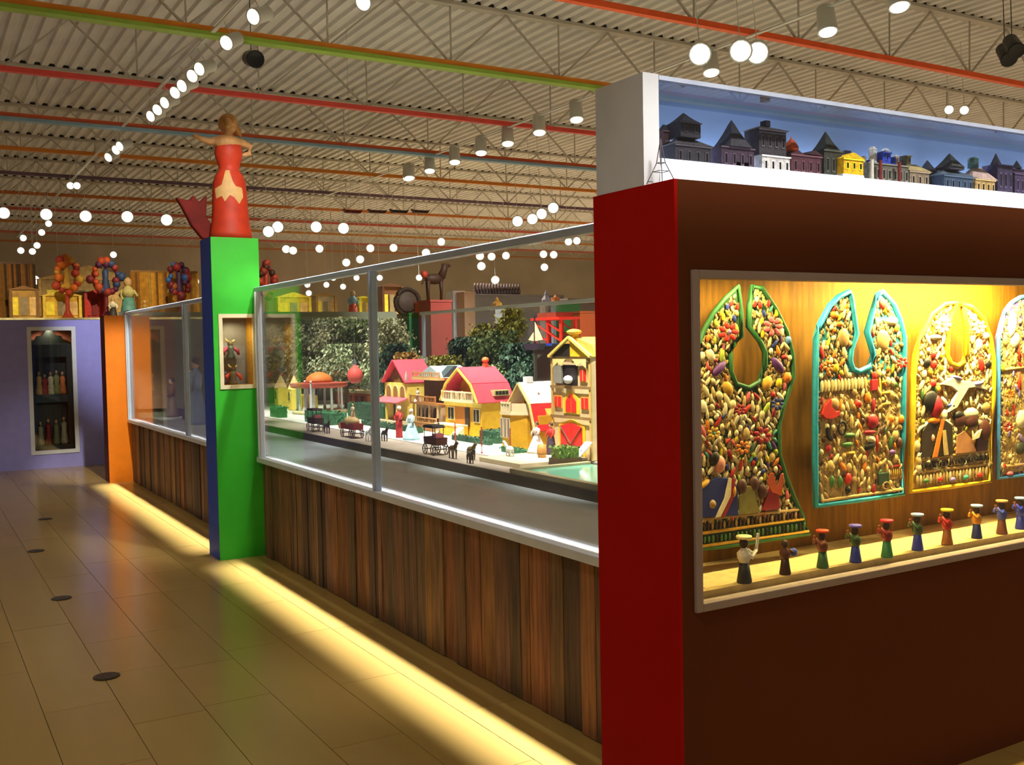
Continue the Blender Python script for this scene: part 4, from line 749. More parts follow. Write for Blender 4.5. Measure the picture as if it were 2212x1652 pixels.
# the two letters
b2.shape([(1781, 922), (1787, 922), (1789, 940), (1795, 949), (1791, 953), (1783, 944)], 'black', .014, name='letter_l'); b2.put(ringme, 1815, 924, 30, 'black', 0, .75, 'letter_o', .01)
b2.strip((1896, 798), (1903, 890), 5, 'yellow', name='ladder_rail')
for i in range(3): b2.strip((1903, 826+i*24), (1920, 822+i*24), 7, 'gold', name='ladder_rung')
b2.shape([(1878, 820), (1892, 818), (1892, 842), (1878, 844)], 'crimson', .012); b2.oval(1882, 910, 12, 17, 'crimson', .016); b2.oval(1851, 872, 7, 9, 'red', .014); b2.oval(1876, 933, 13, 6, 'crimson', .014); b2.oval(1878, 948, 11, 9, 'ivory', .014, .4); b2.oval(1877, 963, 12, 10, 'black', .014, -.3); b2.strip((1892, 940), (1893, 975), 6, 'red'); b2.strip((1850, 905), (1864, 975), 5, 'cream'); b2.oval(1833, 940, 12, 6, 'green', .012); b2.oval(1828, 960, 12, 7, 'green', .012); b2.strip((1820, 980), (1843, 977), 6, 'gold'); b2.oval(1829, 1033, 7, 13, 'red', .014); b2.oval(1829, 1058, 5, 9, 'black', .014); b2.oval(1812, 1040, 5, 14, 'green', .012); b2.oval(1795, 1040, 5, 14, 'green', .012)
b2.oval(1922, 905, 5, 10, 'orange', .014); b2.oval(1944, 905, 5, 10, 'orange', .014); b2.oval(1940, 957, 6, 13, 'brown', .014); b2.oval(1924, 977, 7, 7, 'purple', .014); b2.strip((1912, 1009), (1945, 1004), 5, 'red')
for i in range(6): b2.strip((1923+i*4.4, 1012), (1924+i*4.4, 1034), 3, 'gold')
b2.shape([(1893, 1022), (1915, 1019), (1916, 1045), (1894, 1048)], '#2f4632', .012, name='truck_body'); b2.put(ringme, 1908, 1048, 17, 'tan', 0, 1.2, 'truck_wheel', .014); b2.put(ringme, 1933, 1046, 12, 'black', 0, 1.2, 'truck_wheel', .014); b2.strip((1772, 1082), (1946, 1056), 8, 'straw')
b2.oval(1812, 700, 8, 6, 'orange', .012); b2.oval(1800, 680, 8, 8, 'orange', .012); b2.oval(1820, 730, 12, 22, 'tan', .012); b2.oval(1905, 735, 14, 24, 'tan', .012); b2.flower(1783, 790, 20, 'orange', 'cream'); b2.flower(1942, 783, 20, 'red', 'cream'); b2.strip((1822, 650), (1824, 672), 5, 'yellow'); b2.strip((1905, 655), (1912, 680), 6, 'yellow'); b2.oval(1925, 693, 12, 10, 'ivory', .014)
for i in range(14): b2.put(leafme, 1772+i*7.2, 835-(i*.6), 24, 'straw' if i % 2 else 'cream', 0, .6)
b2.finish()
o3 = [(2064, 653), (2038, 657), (2011, 679), (1992, 717), (1977, 768), (1972, 812), (1970, 911), (1965, 1062), (2050, 1051), (2136, 1039), (2144, 860), (2145, 802), (2144, 771), (2137, 729), (2122, 688), (2098, 664), (2077, 656), (2081, 669), (2087, 705), (2087, 766), (2081, 783), (2067, 791), (2052, 785), (2044, 766), (2046, 720), (2052, 686)]
zu3 = bp(2060, 808).z
b3 = Bib('yellow edged bib with white dove and red faced man', o3, '#c09018', '#e0b41c', .011, ['cream', 'ivory', 'straw', 'lime', 'cream', 'ivory', 'ivory', 'green', 'gold', 'cream'], 150, ((['ivory', 'white', 'cream', 'white', 'ivory', 'gold', 'cream', 'yellow', 'red', 'ivory'], lambda x, z: z > zu3),))
b3.oval(2008, 868, 17, 26, 'black', .018, .15, 'man_hair'); b3.oval(2018, 878, 12, 26, 'crimson', .026, .05, 'man_face'); b3.oval(2014, 908, 13, 8, 'orange', .016, 0, 'collar'); b3.shape([(1986, 988), (1988, 930), (2000, 912), (2040, 908), (2052, 920), (2054, 980)], '#33281c', .012, name='coat'); b3.shape([(2026, 905), (2034, 904), (2018, 986), (2007, 988)], 'orange', .016, .0125, 'sash'); b3.shape([(2028, 930), (2036, 928), (2042, 982), (2032, 983)], 'straw', .016, .0125); b3.strip((1982, 928), (2000, 913), 8, 'ivory', name='epaulette'); b3.strip((2038, 908), (2052, 918), 9, 'ivory', name='epaulette'); b3.oval(2009, 945, 3, 9, 'skin', .018)
for (x, y, r, h) in ((2070, 908, 12, 18), (2096, 910, 14, 20), (2123, 930, 14, 26)): b3.oval(x, y, r, h, 'brown', .018, name='dark_face')
b3.oval(2095, 893, 16, 13, 'ivory', .014, 0, 'headscarf'); b3.oval(2068, 897, 12, 10, 'black', .016); b3.shape([(2060, 980), (2062, 940), (2078, 930), (2096, 950), (2104, 975)], '#b47c50', .012); b3.shape([(2092, 928), (2096, 940), (2104, 930), (2112, 926), (2106, 945), (2094, 950)], 'ivory', .02, .0125); b3.shape([(2104, 975), (2106, 945), (2118, 935), (2130, 945), (2128, 972)], '#3a1c24', .012)
b3.shape([(2025, 830), (2050, 815), (2072, 824), (2078, 822), (2110, 826), (2128, 842), (2100, 836), (2085, 838), (2060, 880), (2042, 890), (2062, 845), (2048, 834)], '#d8ccb8', .016, name='dove'); b3.oval(2062, 816, 13, 5, 'lilac', .02, .2); b3.oval(2106, 828, 13, 5, 'lilac', .02, -.1); b3.oval(2013, 828, 6, 9, 'red', .014); b3.oval(2053, 876, 10, 6, 'blue', .014); b3.oval(2128, 880, 9, 12, 'tan', .012); b3.oval(2000, 783, 7, 11, 'black', .014, .6); b3.oval(2013, 766, 5, 9, 'red', .014); b3.oval(2015, 787, 5, 10, 'red', .014); b3.oval(2117, 787, 5, 18, 'red', .014, -.35); b3.oval(2132, 787, 6, 10, 'black', .012); b3.flower(2030, 702, 28, 'white', 'cream'); b3.flower(2108, 706, 24, 'white', 'cream'); b3.oval(2018, 728, 13, 6, 'ivory', .014); b3.oval(2112, 745, 6, 14, 'ivory', .014); b3.oval(2128, 725, 5, 8, 'ivory', .014); b3.strip((1985, 993), (2131, 972), 7, 'tan'); b3.strip((1974, 1020), (2140, 1001), 7, 'tan')
for i in range(22): b3.put(leafme, 1978+i*7.1, 1037-i*.95, 20, ('straw', 'cream', 'tan')[i % 3], 0, .6)
for (x, y, c) in ((1996, 1038, 'green'), (2026, 1034, 'red'), (2054, 1035, 'lilac'), (2082, 1030, 'teal'), (2112, 1025, 'red')): b3.oval(x, y, 7, 6, c, .014)
def textmesh(name, body, size, extrude):
    cu = bpy.data.curves.new(name, 'FONT'); cu.body = body; cu.size = size; cu.extrude = extrude
    tmp = bpy.data.objects.new(name, cu); COL.objects.link(tmp); bpy.context.view_layer.update()
    me = bpy.data.meshes.new_from_object(tmp.evaluated_get(bpy.context.evaluated_depsgraph_get())); bpy.data.objects.remove(tmp)
    o = bpy.data.objects.new(name, me); COL.objects.link(o); me.materials.clear(); return o
# lettering of the banner
p0, p1 = bp(1986, 1012), bp(2131, 992)
lo = textmesh('banner_lettering', 'LIBERTAD A LOS NEGROS', .034, .003); lo.parent = b3.t; L = b3.t.location; lo.data.materials.append(hx('#1a1410'))
lo.location = (p0.x-L.x, YQ-.010-L.y, p0.z-L.z); lo.rotation_euler = (pi/2, 0, 0); lo.rotation_euler[1] = -math.atan2(p1.z-p0.z, p1.x-p0.x)
sx = (p1-p0).length/max(v.co.x for v in lo.data.vertices); lo.scale = (sx, 1, 1)
b3.shape([(1984, 1014), (1984, 996), (2133, 975), (2133, 994)], 'tan', .007, 0, 'banner'); b3.finish()
o4 = [(2230, 648), (2216, 640), (2202, 642), (2186, 652), (2173, 669), (2163, 700), (2156, 729), (2156, 860), (2155, 1033), (2230, 1023), (2320, 1011), (2320, 740), (2305, 700), (2285, 668), (2262, 650), (2250, 650), (2258, 690), (2262, 740), (2250, 775), (2238, 782), (2222, 770), (2216, 735), (2222, 690)]
b4 = Bib('blue edged bib cut off at the right edge of the photo', o4, '#57477e', '#3f7fc0', .009, ['cream', 'straw', 'lilac', 'tan', 'cream', 'yellow', 'straw', 'red'], 130)
b4.shape([(2165, 1022), (2165, 740), (2300, 730), (2310, 1004)], 'straw', .003, 0, 'dough_field', False); b4.oval(2184, 700, 8, 30, 'ivory', .016, .15); b4.oval(2190, 735, 9, 18, 'ivory', .016, .3); b4.strip((2196, 740), (2200, 778), 8, '#c24a20'); b4.strip((2198, 803), (2200, 842), 9, '#d8381c'); b4.oval(2205, 905, 12, 20, 'ivory', .014); b4.flower(2175, 850, 16, 'orange', 'red'); b4.flower(2172, 922, 16, 'crimson', 'white'); b4.oval(2202, 968, 10, 14, '#3a3c2c', .014); b4.strip((2163, 798), (2230, 792), 6, 'straw'); b4.strip((2160, 1008), (2300, 992), 7, 'tan'); b4.oval(2178, 1022, 7, 5, 'pink', .014); b4.finish()
# ------------------------------------------------------------------ clay figures on the ledge
ZL = .7865
fig = [(1608, 1258, 104, '#e2dccb', '#2a2c7c', '#2e2e2c', '#e6dc9a', 'white shirt, blue vest and a raised white flute', 1), (1696, 1240, 80, '#5c2c18', '#5c2c18', '#3a1810', None, 'brown clothes and holding a blue ball', 2), (1777, 1226, 84, '#7a3a1c', '#7a3a1c', '#3f6a3c', '#e8481c', 'brown top, green skirt and an orange disc hat', 0), (1848, 1214, 83, '#3a5a24', '#3a5a24', '#2c3c9c', '#6a5ac0', 'green top, blue skirt and a violet hat', 0), (1916, 1203, 83, '#94281c', '#94281c', '#3a8050', '#dc2c40', 'red top, green skirt and a crimson disc hat', 0), (1982, 1188, 81, '#33502c', '#33502c', '#3038a4', '#a4b4dc', 'dark green top, blue skirt and a pale striped hat', 0), (2046, 1176, 79, '#b82418', '#b82418', '#9a5a20', '#e8d81c', 'red top, ochre skirt and a yellow disc hat', 0), (2110, 1162, 74, '#d08c1c', '#d08c1c', '#222c6c', '#a8ccf0', 'orange top, navy skirt and a sky blue disc hat', 0), (2164, 1153, 75, '#4450b0', '#4450b0', '#7a4428', '#c89858', 'violet blue top, brown trousers and a straw hat', 0), (2204, 1142, 70, '#2a34b0', '#2a34b0', '#2a34a0', '#9ab8dc', 'all blue clothes and a pale hat', 0)]
for px, py, hp, top, sl, sk, hat, desc, act in fig:
    q = at(px, py, 'z', ZL); h = (at(px, py-hp, 'y', q.y).z-ZL); x, y = q.x, min(q.y, 2.44); s = 1
    if y != q.y: q = at(px, py, 'y', y); x = q.x
    t = thing('clay_figure', 'clay figure with '+desc, 'figurine', (x, y, ZL), 'clay musicians on the window ledge')
    MB().lathe([(h*.15, 0), (h*.16, h*.03), (h*.13, h*.2), (h*.1, h*.42)], (x, y, ZL), 10).build('skirt', hx(sk), t, True)
    MB().lathe([(h*.1, 0), (h*.14, h*.1), (h*.15, h*.2), (h*.06, h*.29), (h*.05, h*.33)], (x, y, ZL+h*.4205), 10).build('torso', hx(top), t, True)
    hd = MB().ell((x-h*.01, y, ZL+h*.82), (h*.095, h*.095, h*.115), 9, 6).build('head', hx('#3a2014'), t, True)
    MB().ell((x-h*.09, y-h*.02, ZL+h*.8), (h*.025, h*.02, h*.03), 6, 4).build('nose', hx('#3a2014'), hd, True)
    if hat: MB().lathe([(h*.15, 0), (h*.17, h*.03), (h*.16, h*.06), (h*.05, h*.07)], (x, y, ZL+h*.915), 12).build('hat', hx(hat), t, True)
    if act == 1: arms = [[(.1, 0, .66), (.22, -.05, .58), (.28, -.06, .72)], [(-.1, -.04, .66), (.1, -.14, .54), (.26, -.08, .66)]]
    elif act == 2: arms = [[(.08, -.06, .66), (.2, -.08, .58), (.26, -.04, .56)], [(.04, .06, .66), (.18, .06, .58), (.26, .02, .56)]]
    else: arms = [[(-.06, -.1, .68), (-.22, -.12, .62), (-.28, -.05, .8)], [(-.06, .1, .68), (-.2, .1, .66), (-.26, .04, .76)]]
    for a in arms: MB().tube([(x+u*h, y+v*h, ZL+w*h) for u, v, w in a], [h*.055, h*.05, h*.035], 6).build('arm', hx(top), t, True)
    if act == 1: MB().tube([(x+h*.27, y-h*.07, ZL+h*.62), (x+h*.33, y-h*.07, ZL+h*1.0)], h*.03, 6).build('flute', hx('#e8e2d2'), t); MB().lathe([(h*.11, 0), (h*.13, h*.12), (h*.14, h*.2)], (x+h*.02, y+h*.03, ZL+h*.4), 9).build('vest', hx(sl), t, True)
    elif act == 2: MB().ell((x+h*.3, y-h*.01, ZL+h*.57), h*.11, 9, 6).build('ball', hx('#3a58c8'), t, True)
    else: MB().tube([(x-h*.26, y-h*.03, ZL+h*.7), (x-h*.3, y, ZL+h*.86)], h*.035, 6).build('whistle', hx('#8a4a24'), t)
lo = textmesh('case_number', '3-2', .022, .0003); v = at(1508, 1272, 'z', ZL); lo.location = (max(v.x, bx0-.03), v.y+.0, ZL+.0005); lo.data.materials.append(hx('#5a4a28')); tag(lo, 'small printed case number 3-2 on the sand ledge corner', 'number')
# ------------------------------------------------------------------ model buildings in the upper case
ZU = 2.0985; YM = 2.56
def model(label, px0, px1, pyb, segs, cat='model building', y=YM, dep=.07):
    "segs: list of (kind, px left, px right, py bottom, py top, colour)"
    c = at((px0+px1)/2, pyb, 'y', y); t = thing('model_building', label, cat, (c.x, y, ZU), 'model buildings in the upper case')
    zb = at((px0+px1)/2, pyb, 'y', y-dep/2).z
    Z = lambda px, py: max(ZU+.0005, at(px, py, 'y', y).z-(zb-ZU))
    for i, (k, a, b, yb, yt, col) in enumerate(segs):
        x0, x1 = at(a, yb, 'y', y).x, at(b, yb, 'y', y).x; z0_, z1_ = Z((a+b)/2, yb), Z((a+b)/2, yt); m = mat('model_'+col, col, .75, .35, 60); e = .0002
        if i == 0: z0_ = ZU+.0005
        cx = (x0+x1)/2; d = min(dep, (x1-x0)*1.2)*(1 if k != 'turret' else .7)/2
        if k == 'wall':
            w = MB().box(x0, x1, y-d, y+d, z0_+e, z1_).build('walls', m, t); n = max(1, int((x1-x0)/.03)); wm = mat('model_pane', '#121016', .4)
            wl = mat('model_trim_'+col, tuple(min(1, v*2.2+.02) for v in lin(col)), .7)
            if z1_-z0_ > .03:
                for j in range(n):
                    wx = x0+(x1-x0)*(j+.5)/n; f = MB().box(wx-.007, wx+.007, y-d-.003, y-d-.0003, z0_+(z1_-z0_)*.3, z0_+(z1_-z0_)*.75).build('window', wl, w); MB().box(wx-.004, wx+.004, y-d-.0045, y-d-.0032, z0_+(z1_-z0_)*.36, z0_+(z1_-z0_)*.7).build('pane', wm, f)
                MB().box(x0-.003, x1+.003, y-d-.004, y-d-.0031, z1_-.006, z1_-.001).build('cornice', wl, w)
        elif k == 'gable': MB().prism([(x0-.003, z0_+e), (cx, z1_), (x1+.003, z0_+e)], 'xz', y-d-.003, y+d).build('roof', m, t)
        elif k == 'hip': MB().add([(x0-.004, y-d-.004, z0_+e), (x1+.004, y-d-.004, z0_+e), (x1+.004, y+d, z0_+e), (x0-.004, y+d, z0_+e), (x0+(x1-x0)*.3, y, z1_), (x1-(x1-x0)*.3, y, z1_)], [(3, 2, 1, 0), (0, 1, 5, 4), (1, 2, 5), (2, 3, 4, 5), (3, 0, 4)]).build('roof', m, t)
        elif k == 'bell': MB().lathe([((x1-x0)/2*1.35, 0), ((x1-x0)/2*.95, (z1_-z0_)*.25), ((x1-x0)/2*.55, (z1_-z0_)*.55), ((x1-x0)/2*.2, (z1_-z0_)*.85), (0, z1_-z0_)], (cx, y, z0_+e), 4, M=Matrix.Translation((cx, y, 0)) @ Matrix.Rotation(pi/4, 4, 'Z') @ Matrix.Translation((-cx, -y, 0))).build('roof', m, t)
        elif k == 'dome': MB().lathe([((x1-x0)/2, 0), ((x1-x0)/2*1.05, (z1_-z0_)*.3), ((x1-x0)/2*.6, (z1_-z0_)*.6), ((x1-x0)/2*.12, (z1_-z0_)*.8), (0, z1_-z0_)], (cx, y, z0_+e), 10).build('dome', m, t, True)
        elif k == 'spire': MB().lathe([((x1-x0)/2*1.1, 0), (0, z1_-z0_)], (cx, y, z0_+e), 6).build('spire', m, t)
        elif k == 'turret': MB().lathe([((x1-x0)/2, 0), ((x1-x0)/2, (z1_-z0_)*.8), ((x1-x0)/2*1.15, (z1_-z0_)*.82), ((x1-x0)/2*.5, z1_-z0_)], (cx, y, z0_+e), 8).build('turret', m, t)
dk, pu, gn, br = '#2a2830', '#3a2c3c', '#33342c', '#4a3030'
model('sliver of a brown model tower at the left end of upper case', 1426, 1441, 344, [('wall', 1428, 1441, 344, 262, br), ('hip', 1428, 1441, 262, 248, dk)], y=2.6)
model('dark model house with square tower and flared roof, second from left end', 1440, 1524, 346, [('wall', 1444, 1520, 346, 300, dk), ('hip', 1440, 1524, 300, 282, '#3c3a40'), ('wall', 1455, 1498, 283, 250, dk), ('bell', 1456, 1496, 250, 226, dk)])
model('dark model house with steep pointed roof and red door front', 1543, 1613, 356, [('wall', 1543, 1613, 356, 305, pu), ('bell', 1556, 1604, 305, 242, '#34343c'), ('wall', 1575, 1608, 356, 338, '#7c1424')])
model('grey model house on white base storey with square cap', 1622, 1690, 362, [('wall', 1630, 1690, 362, 322, '#c8c4c0'), ('wall', 1624, 1682, 322, 266, '#38343a'), ('hip', 1620, 1686, 266, 256, '#4a4038'), ('wall', 1648, 1658, 257, 244, dk)])
model('maroon model house with orange onion dome', 1692, 1760, 370, [('wall', 1693, 1758, 370, 322, '#4c2a34'), ('gable', 1693, 1722, 322, 312, '#3c2028'), ('gable', 1728, 1758, 322, 312, '#3c2028'), ('dome', 1698, 1720, 312, 276, '#c85420')])
model('grey green model house with tall pointed roof', 1760, 1806, 376, [('wall', 1764, 1802, 376, 312, '#34362e'), ('bell', 1767, 1799, 312, 268, '#3a3c34')])
model('bright yellow model cottage on a white block', 1804, 1850, 384, [('wall', 1804, 1850, 384, 372, '#d8d8d4'), ('wall', 1806, 1848, 372, 338, '#e0ac10'), ('gable', 1805, 1849, 338, 325, '#e8b814')], y=2.53)
model('dark model tower behind the yellow cottage', 1812, 1842, 378, [('wall', 1814, 1842, 378, 312, '#3c2c2c'), ('wall', 1818, 1830, 312, 300, dk)], y=2.615, dep=.04)
model('white turreted model castle with blue roofs and red stripes', 1858, 1948, 388, [('wall', 1860, 1946, 388, 342, '#5c5a50'), ('turret', 1861, 1869, 345, 322, '#dcd8cc'), ('wall', 1871, 1881, 342, 332, '#2c48b8'), ('turret', 1879, 1891, 342, 302, '#e4e0d4'), ('wall', 1893, 1911, 342, 316, '#2c48b8'), ('turret', 1905, 1919, 342, 306, '#d8dce8'), ('wall', 1921, 1929, 342, 326, '#2c48b8'), ('turret', 1931, 1939, 342, 320, '#e0ccc4')])
for i, px in enumerate((1884, 1902, 1943)): tag(MB().lathe([(.006, 0), (.006, .085), (.008, .09)], (at(px, 385, 'y', 2.50).x, 2.50, ZU+.0005), 8).build('model_column', mat('model_col%d' % i, ('#dcd4c4', '#6c1c1c', '#6c1c1c')[i], .6)), ('white striped pole before the turreted castle', 'red pole before the middle of the turreted castle', 'red pole at the right end of the turreted castle')[i], 'pole', 'striped poles')
model('tan model house with pale roof right of the castle', 1946, 1992, 394, [('wall', 1948, 1990, 394, 358, '#7a6c58'), ('hip', 1946, 1994, 358, 340, '#a89868'), ('wall', 1950, 1960, 345, 322, '#6a6448')])
model('dark blue model house with round hipped roof', 1984, 2022, 392, [('wall', 1986, 2020, 392, 350, '#2c2c38'), ('bell', 1990, 2016, 350, 318, '#34343e')], y=2.6, dep=.03)
model('blue grey model house with flared pagoda roof', 2018, 2086, 404, [('wall', 2022, 2084, 404, 370, '#34465c'), ('hip', 2014, 2092, 370, 355, '#48586a'), ('wall', 2036, 2066, 356, 350, '#3c3c44'), ('bell', 2036, 2066, 350, 318, '#3c403e')])
model('tan model house with pinkish white roof', 2084, 2134, 410, [('wall', 2090, 2132, 410, 378, '#a48a58'), ('hip', 2084, 2136, 378, 350, '#b8a098'), ('turret', 2095, 2109, 352, 328, '#3c5a50')])
model('dark violet model house with thin spire', 2135, 2172, 416, [('wall', 2138, 2170, 416, 348, '#38304a'), ('spire', 2144, 2158, 348, 320, '#34343c')])
model('violet model house with stepped roof at the right edge', 2174, 2216, 420, [('wall', 2175, 2216, 420, 368, '#403450'), ('hip', 2173, 2218, 368, 352, '#50405a'), ('spire', 2190, 2202, 354, 336, '#34343c')])
model('grey model house just beyond the right edge', 2220, 2270, 424, [('wall', 2222, 2268, 424, 372, '#3a3a44'), ('gable', 2220, 2270, 372, 350, '#4a4a50')])
xw = at(1428, 390, 'y', 2.36).x; t = thing('wire_tower', 'thin wire lattice tower standing on the red wall end', 'model tower', (xw, 2.36, ZW)); zt = at(1428, 300, 'y', 2.36).z
for i, (dx, dy) in enumerate(((-.03, -.03), (.03, -.03), (.03, .03), (-.03, .03))): MB().tube([(xw+dx, 2.36+dy, ZW+.0005), (xw+dx*.3, 2.36+dy*.3, ZW+.06), (xw, 2.36, zt)], .0015, 5).build('leg', mat('wire', '#6a6468', .4), t)
for k, z in ((.55, .035), (.3, .06)): MB().tube([(xw+a*.03*k, 2.36+b*.03*k, ZW+z) for a, b in ((-1, -1), (1, -1), (1, 1), (-1, 1))], .0012, 5, True).build('brace', mat('wire', '#6a6468', .4), t)
# ------------------------------------------------------------------ mermaid statue on the green pillar
YS = 7.55; zb = ZP; cz = lambda py: at(495, py, 'y', YS).z; off = zb-cz(508)
Zm = lambda py: cz(py)+off; Xm = lambda px, py: at(px, py, 'y', YS).x
terra = mat('glazed_red', '#b8341a', .55, .15, 12, spec=.3); clay = mat('bare_clay', '#cc9862', .55, .15, 14); dred = mat('tail_red', '#6a1a14', .7, .2, 12, spec=.2)
xc = Xm(498, 480); st = thing('mermaid_statue', 'red glazed clay mermaid statue with tail fin on the green pillar', 'statue', (xc, YS, zb))
pw = lambda p: p/F*(Vector((xc, YS, 2.6))-CO).length
prof = [(44, 508), (42, 495), (38, 470), (36, 440), (35, 410), (33, 385), (28, 370), (20, 358), (22, 348), (27, 332), (28, 320), (26, 306), (22, 297)]
skp = [(pw(h), Zm(y)-zb+.0005) for h, y in prof]
MB().lathe(skp, (xc, YS, zb), 28, 1, .8).build('dress', terra, st, True)
# pale unglazed star patch on the skirt
star = [(-6, 362), (2, 362), (8, 385), (14, 396), (26, 399), (28, 418), (20, 434), (10, 420), (2, 416), (-8, 430), (-14, 418), (-26, 424), (-28, 402), (-14, 394), (-10, 380)]
b = MB(); n = 40; STEP = .8; ys = [360+STEP*i for i in range(96)]
def rad(py):
    for (h0, y0), (h1, y1) in zip(prof[:-1], prof[1:]):
        if y1 <= py <= y0: return pw(h0+(h1-h0)*(y0-py)/(y0-y1))
    return pw(30)
front = math.atan2(-YS, -xc)
for i, py in enumerate(ys[:-1]):
    for k in [-34+STEP*j for j in range(86)]:
        if inside((k+STEP/2, py+STEP/2), star):
            q = []
            for (u, v) in ((k, py), (k+STEP, py), (k+STEP, py+STEP), (k, py+STEP)):
                r = rad(v)+.002; s = max(-1, min(1, pw(u)/r)); a = front+math.asin(s)
                q.append((xc+r*cos(a), YS+r*.8*sin(a)-.001, Zm(v)+.0005))
            b.add(q, [(3, 2, 1, 0)])
b.build('pale_patch', mat('patch_buff', '#d2a66a', .55, .1, 20), st)
def blob(name, parts, m, par, vox):
    b = MB()
    for p in parts:
        if p[0] == 'e': b.ell(*p[1:], 14, 9)
        else: b.tube(p[1], p[2], 10)
    o = b.build(name, m, par, True); r = o.modifiers.new('merge', 'REMESH'); r.mode = 'VOXEL'; r.voxel_size = vox; r.use_smooth_shade = True
    s = o.modifiers.new('soften', 'SMOOTH'); s.iterations = 4; return o
P = lambda px, py, d=0.: (Xm(px, py), YS+d, Zm(py))
blob('upper_body', [('e', P(490, 300), (pw(29), pw(23), pw(17))), ('t', [P(492, 296), P(493, 284), P(493, 270)], [pw(15), pw(9), pw(9)]),
     ('t', [P(470, 296), P(452, 300), P(436, 296), P(423, 291)], [pw(9), pw(7.5), pw(6), pw(4.5)]), ('t', [P(510, 294), P(526, 298), P(541, 306), P(540, 318), P(528, 322)], [pw(9), pw(8), pw(7.5), pw(6), pw(4.5)]),
     ('t', [P(423, 291), P(417, 287, -.01)], [pw(4.5), pw(2)]), ('t', [P(423, 291), P(416, 293, .005)], [pw(3.5), pw(1.8)]), ('t', [P(528, 322), P(521, 324, -.01)], [pw(4.5), pw(2)])], clay, st, .006)
hd = blob('head', [('e', P(493, 260), (pw(17), pw(18), pw(20))), ('e', P(490, 258, .06), (pw(14), pw(9), pw(15)))], clay, st, .006)
hair = mat('hair_clay', '#b88448', .6, .25, 20)
blob('hair', [('e', P(493, 254), (pw(19), pw(19), pw(17))), ('t', [P(508, 262), P(515, 275), P(520, 285)], [pw(7), pw(6), pw(3)]), ('e', P(485, 262, -.09), (pw(9), pw(6), pw(10)))], hair, st, .006)
tf = [(382, 421), (396, 443), (416, 480), (440, 508), (462, 508), (458, 470), (448, 461), (450, 412), (433, 429), (421, 414), (411, 427)]
MB().prism([(Xm(x, y), max(Zm(y), zb+.001)) for x, y in tf], 'xz', YS+.03, YS+.085).build('tail_fin', dred, st, bevel=.012)
# ------------------------------------------------------------------ floor outlets
om = mat('outlet_brass', '#3a2f1e', .4, .2, 30, metal=.4)
for i, (px, py) in enumerate(((230, 1461), (133, 1292), (78, 1190), (98, 1121))):
    v = at(px, py, 'z', 0); t = thing('floor_outlet', ('round dark floor outlet nearest the camera', 'second round dark floor outlet from the camera', 'third round dark floor outlet from the camera', 'faint farthest floor outlet before the purple wall')[i], 'floor outlet', (v.x, v.y, .0005), 'floor outlets in the aisle')
    MB().lathe([(.058, 0), (.058, .003), (.05, .005)], (v.x, v.y, .0006), 24).build('cover', om, t); MB().lathe([(.062, 0), (.062, .002)], (v.x, v.y, .0005), 24).build('rim', mat('outlet_rim', '#5c4c30', .35, .1, metal=.6), t)
# ------------------------------------------------------------------ track lighting
lens = emis('lamp_glow', '#fff4dc', 3); lensw = emis('lamp_glow_soft', '#fff0d0', 2); hsg = mat('lamp_housing', '#c9c8c0', .35, .05); hblk = mat('lamp_black', '#101014', .4)
hm_ = MB().lathe([(.035, .16), (.05, .15), (.056, .02), (.06, -.005), (.052, -.002)], (0, 0, 0), 14).mesh('housing', smooth=True)
lm_ = MB().lathe([(.05, -.004), (.045, -.012), (.02, -.016)], (0, 0, 0), 14).mesh('lens', smooth=True)
def head(px, py, z, d, label, grp, s=1., glow=True, m=None, lit=None, xs=None):
    v = at(px, py, 'z', z); ztop = ZD+.02
    if xs is not None: v.x = xs; ztop = ZB-.0125
    t = thing('track_light', label, 'spotlight', v, grp); q = Vector(d).normalized().to_track_quat('-Z', 'Y')
    inst('housing', hm_, m or hsg, t, (0, 0, 0), q, s)
    if glow: inst('lens', lm_, lit or lens, t, (0, 0, 0), q, s)
    bk = q @ Vector((0, 0, .1*s)); MB().tube([(bk.x, bk.y, bk.z), (0, bk.y, ztop-v.z)], .004, 5).build('stem', m or hsg, t, world=False)
    return v
xt1 = at(430, 150, 'z', ZT).x; xt2 = at(1245, 258, 'z', ZT).x
for x, lab, y0, y1 in ((xt1, 'white light track running over the glass screens', 3, 26), (xt2, 'white light track running far behind the village', 3, 26), (-1.5, 'white light track left of the aisle', 3, 26)):
    o = thing('light_track', lab, 'light track', (x, 14, ZB-.012), 'light tracks under the joists'); MB().box(x-.018, x+.018, y0, y1, ZB-.012, ZB-.0005).build('rail', hsg, o)
    for k in range(10): MB().box(x-.03, x+.03, 4.57+2.06*k-.02, 4.57+2.06*k+.02, ZB-.0125, ZB-.0005).build('clip', hsg, o)
toward = lambda px, py, z: (CO-at(px, py, 'z', z))
ln = lambda *a: Vector(a)
ords = ['first', 'second', 'third', 'fourth', 'fifth', 'sixth', 'seventh', 'eighth', 'ninth', 'tenth', 'eleventh', 'twelfth', 'thirteenth', 'fourteenth', 'fifteenth', 'sixteenth', 'seventeenth', 'eighteenth', 'nineteenth', 'twentieth']
for i, (px, py) in enumerate(((785, 5), (540, 35), (507, 95), (440, 150), (432, 166), (398, 186), (405, 203), (358, 222), (370, 240), (335, 252), (265, 325), (287, 318), (264, 342))):
    head(px, py, ZT, (-.9 if i % 2 else -.7, -.5, -.45), '%s white spotlight from the near end of the left track' % ords[i], 'spotlights of the left track', 1.1, True, None, lens if i in (0, 1, 2, 5, 10) else lensw, xt1 if i > 0 else None)
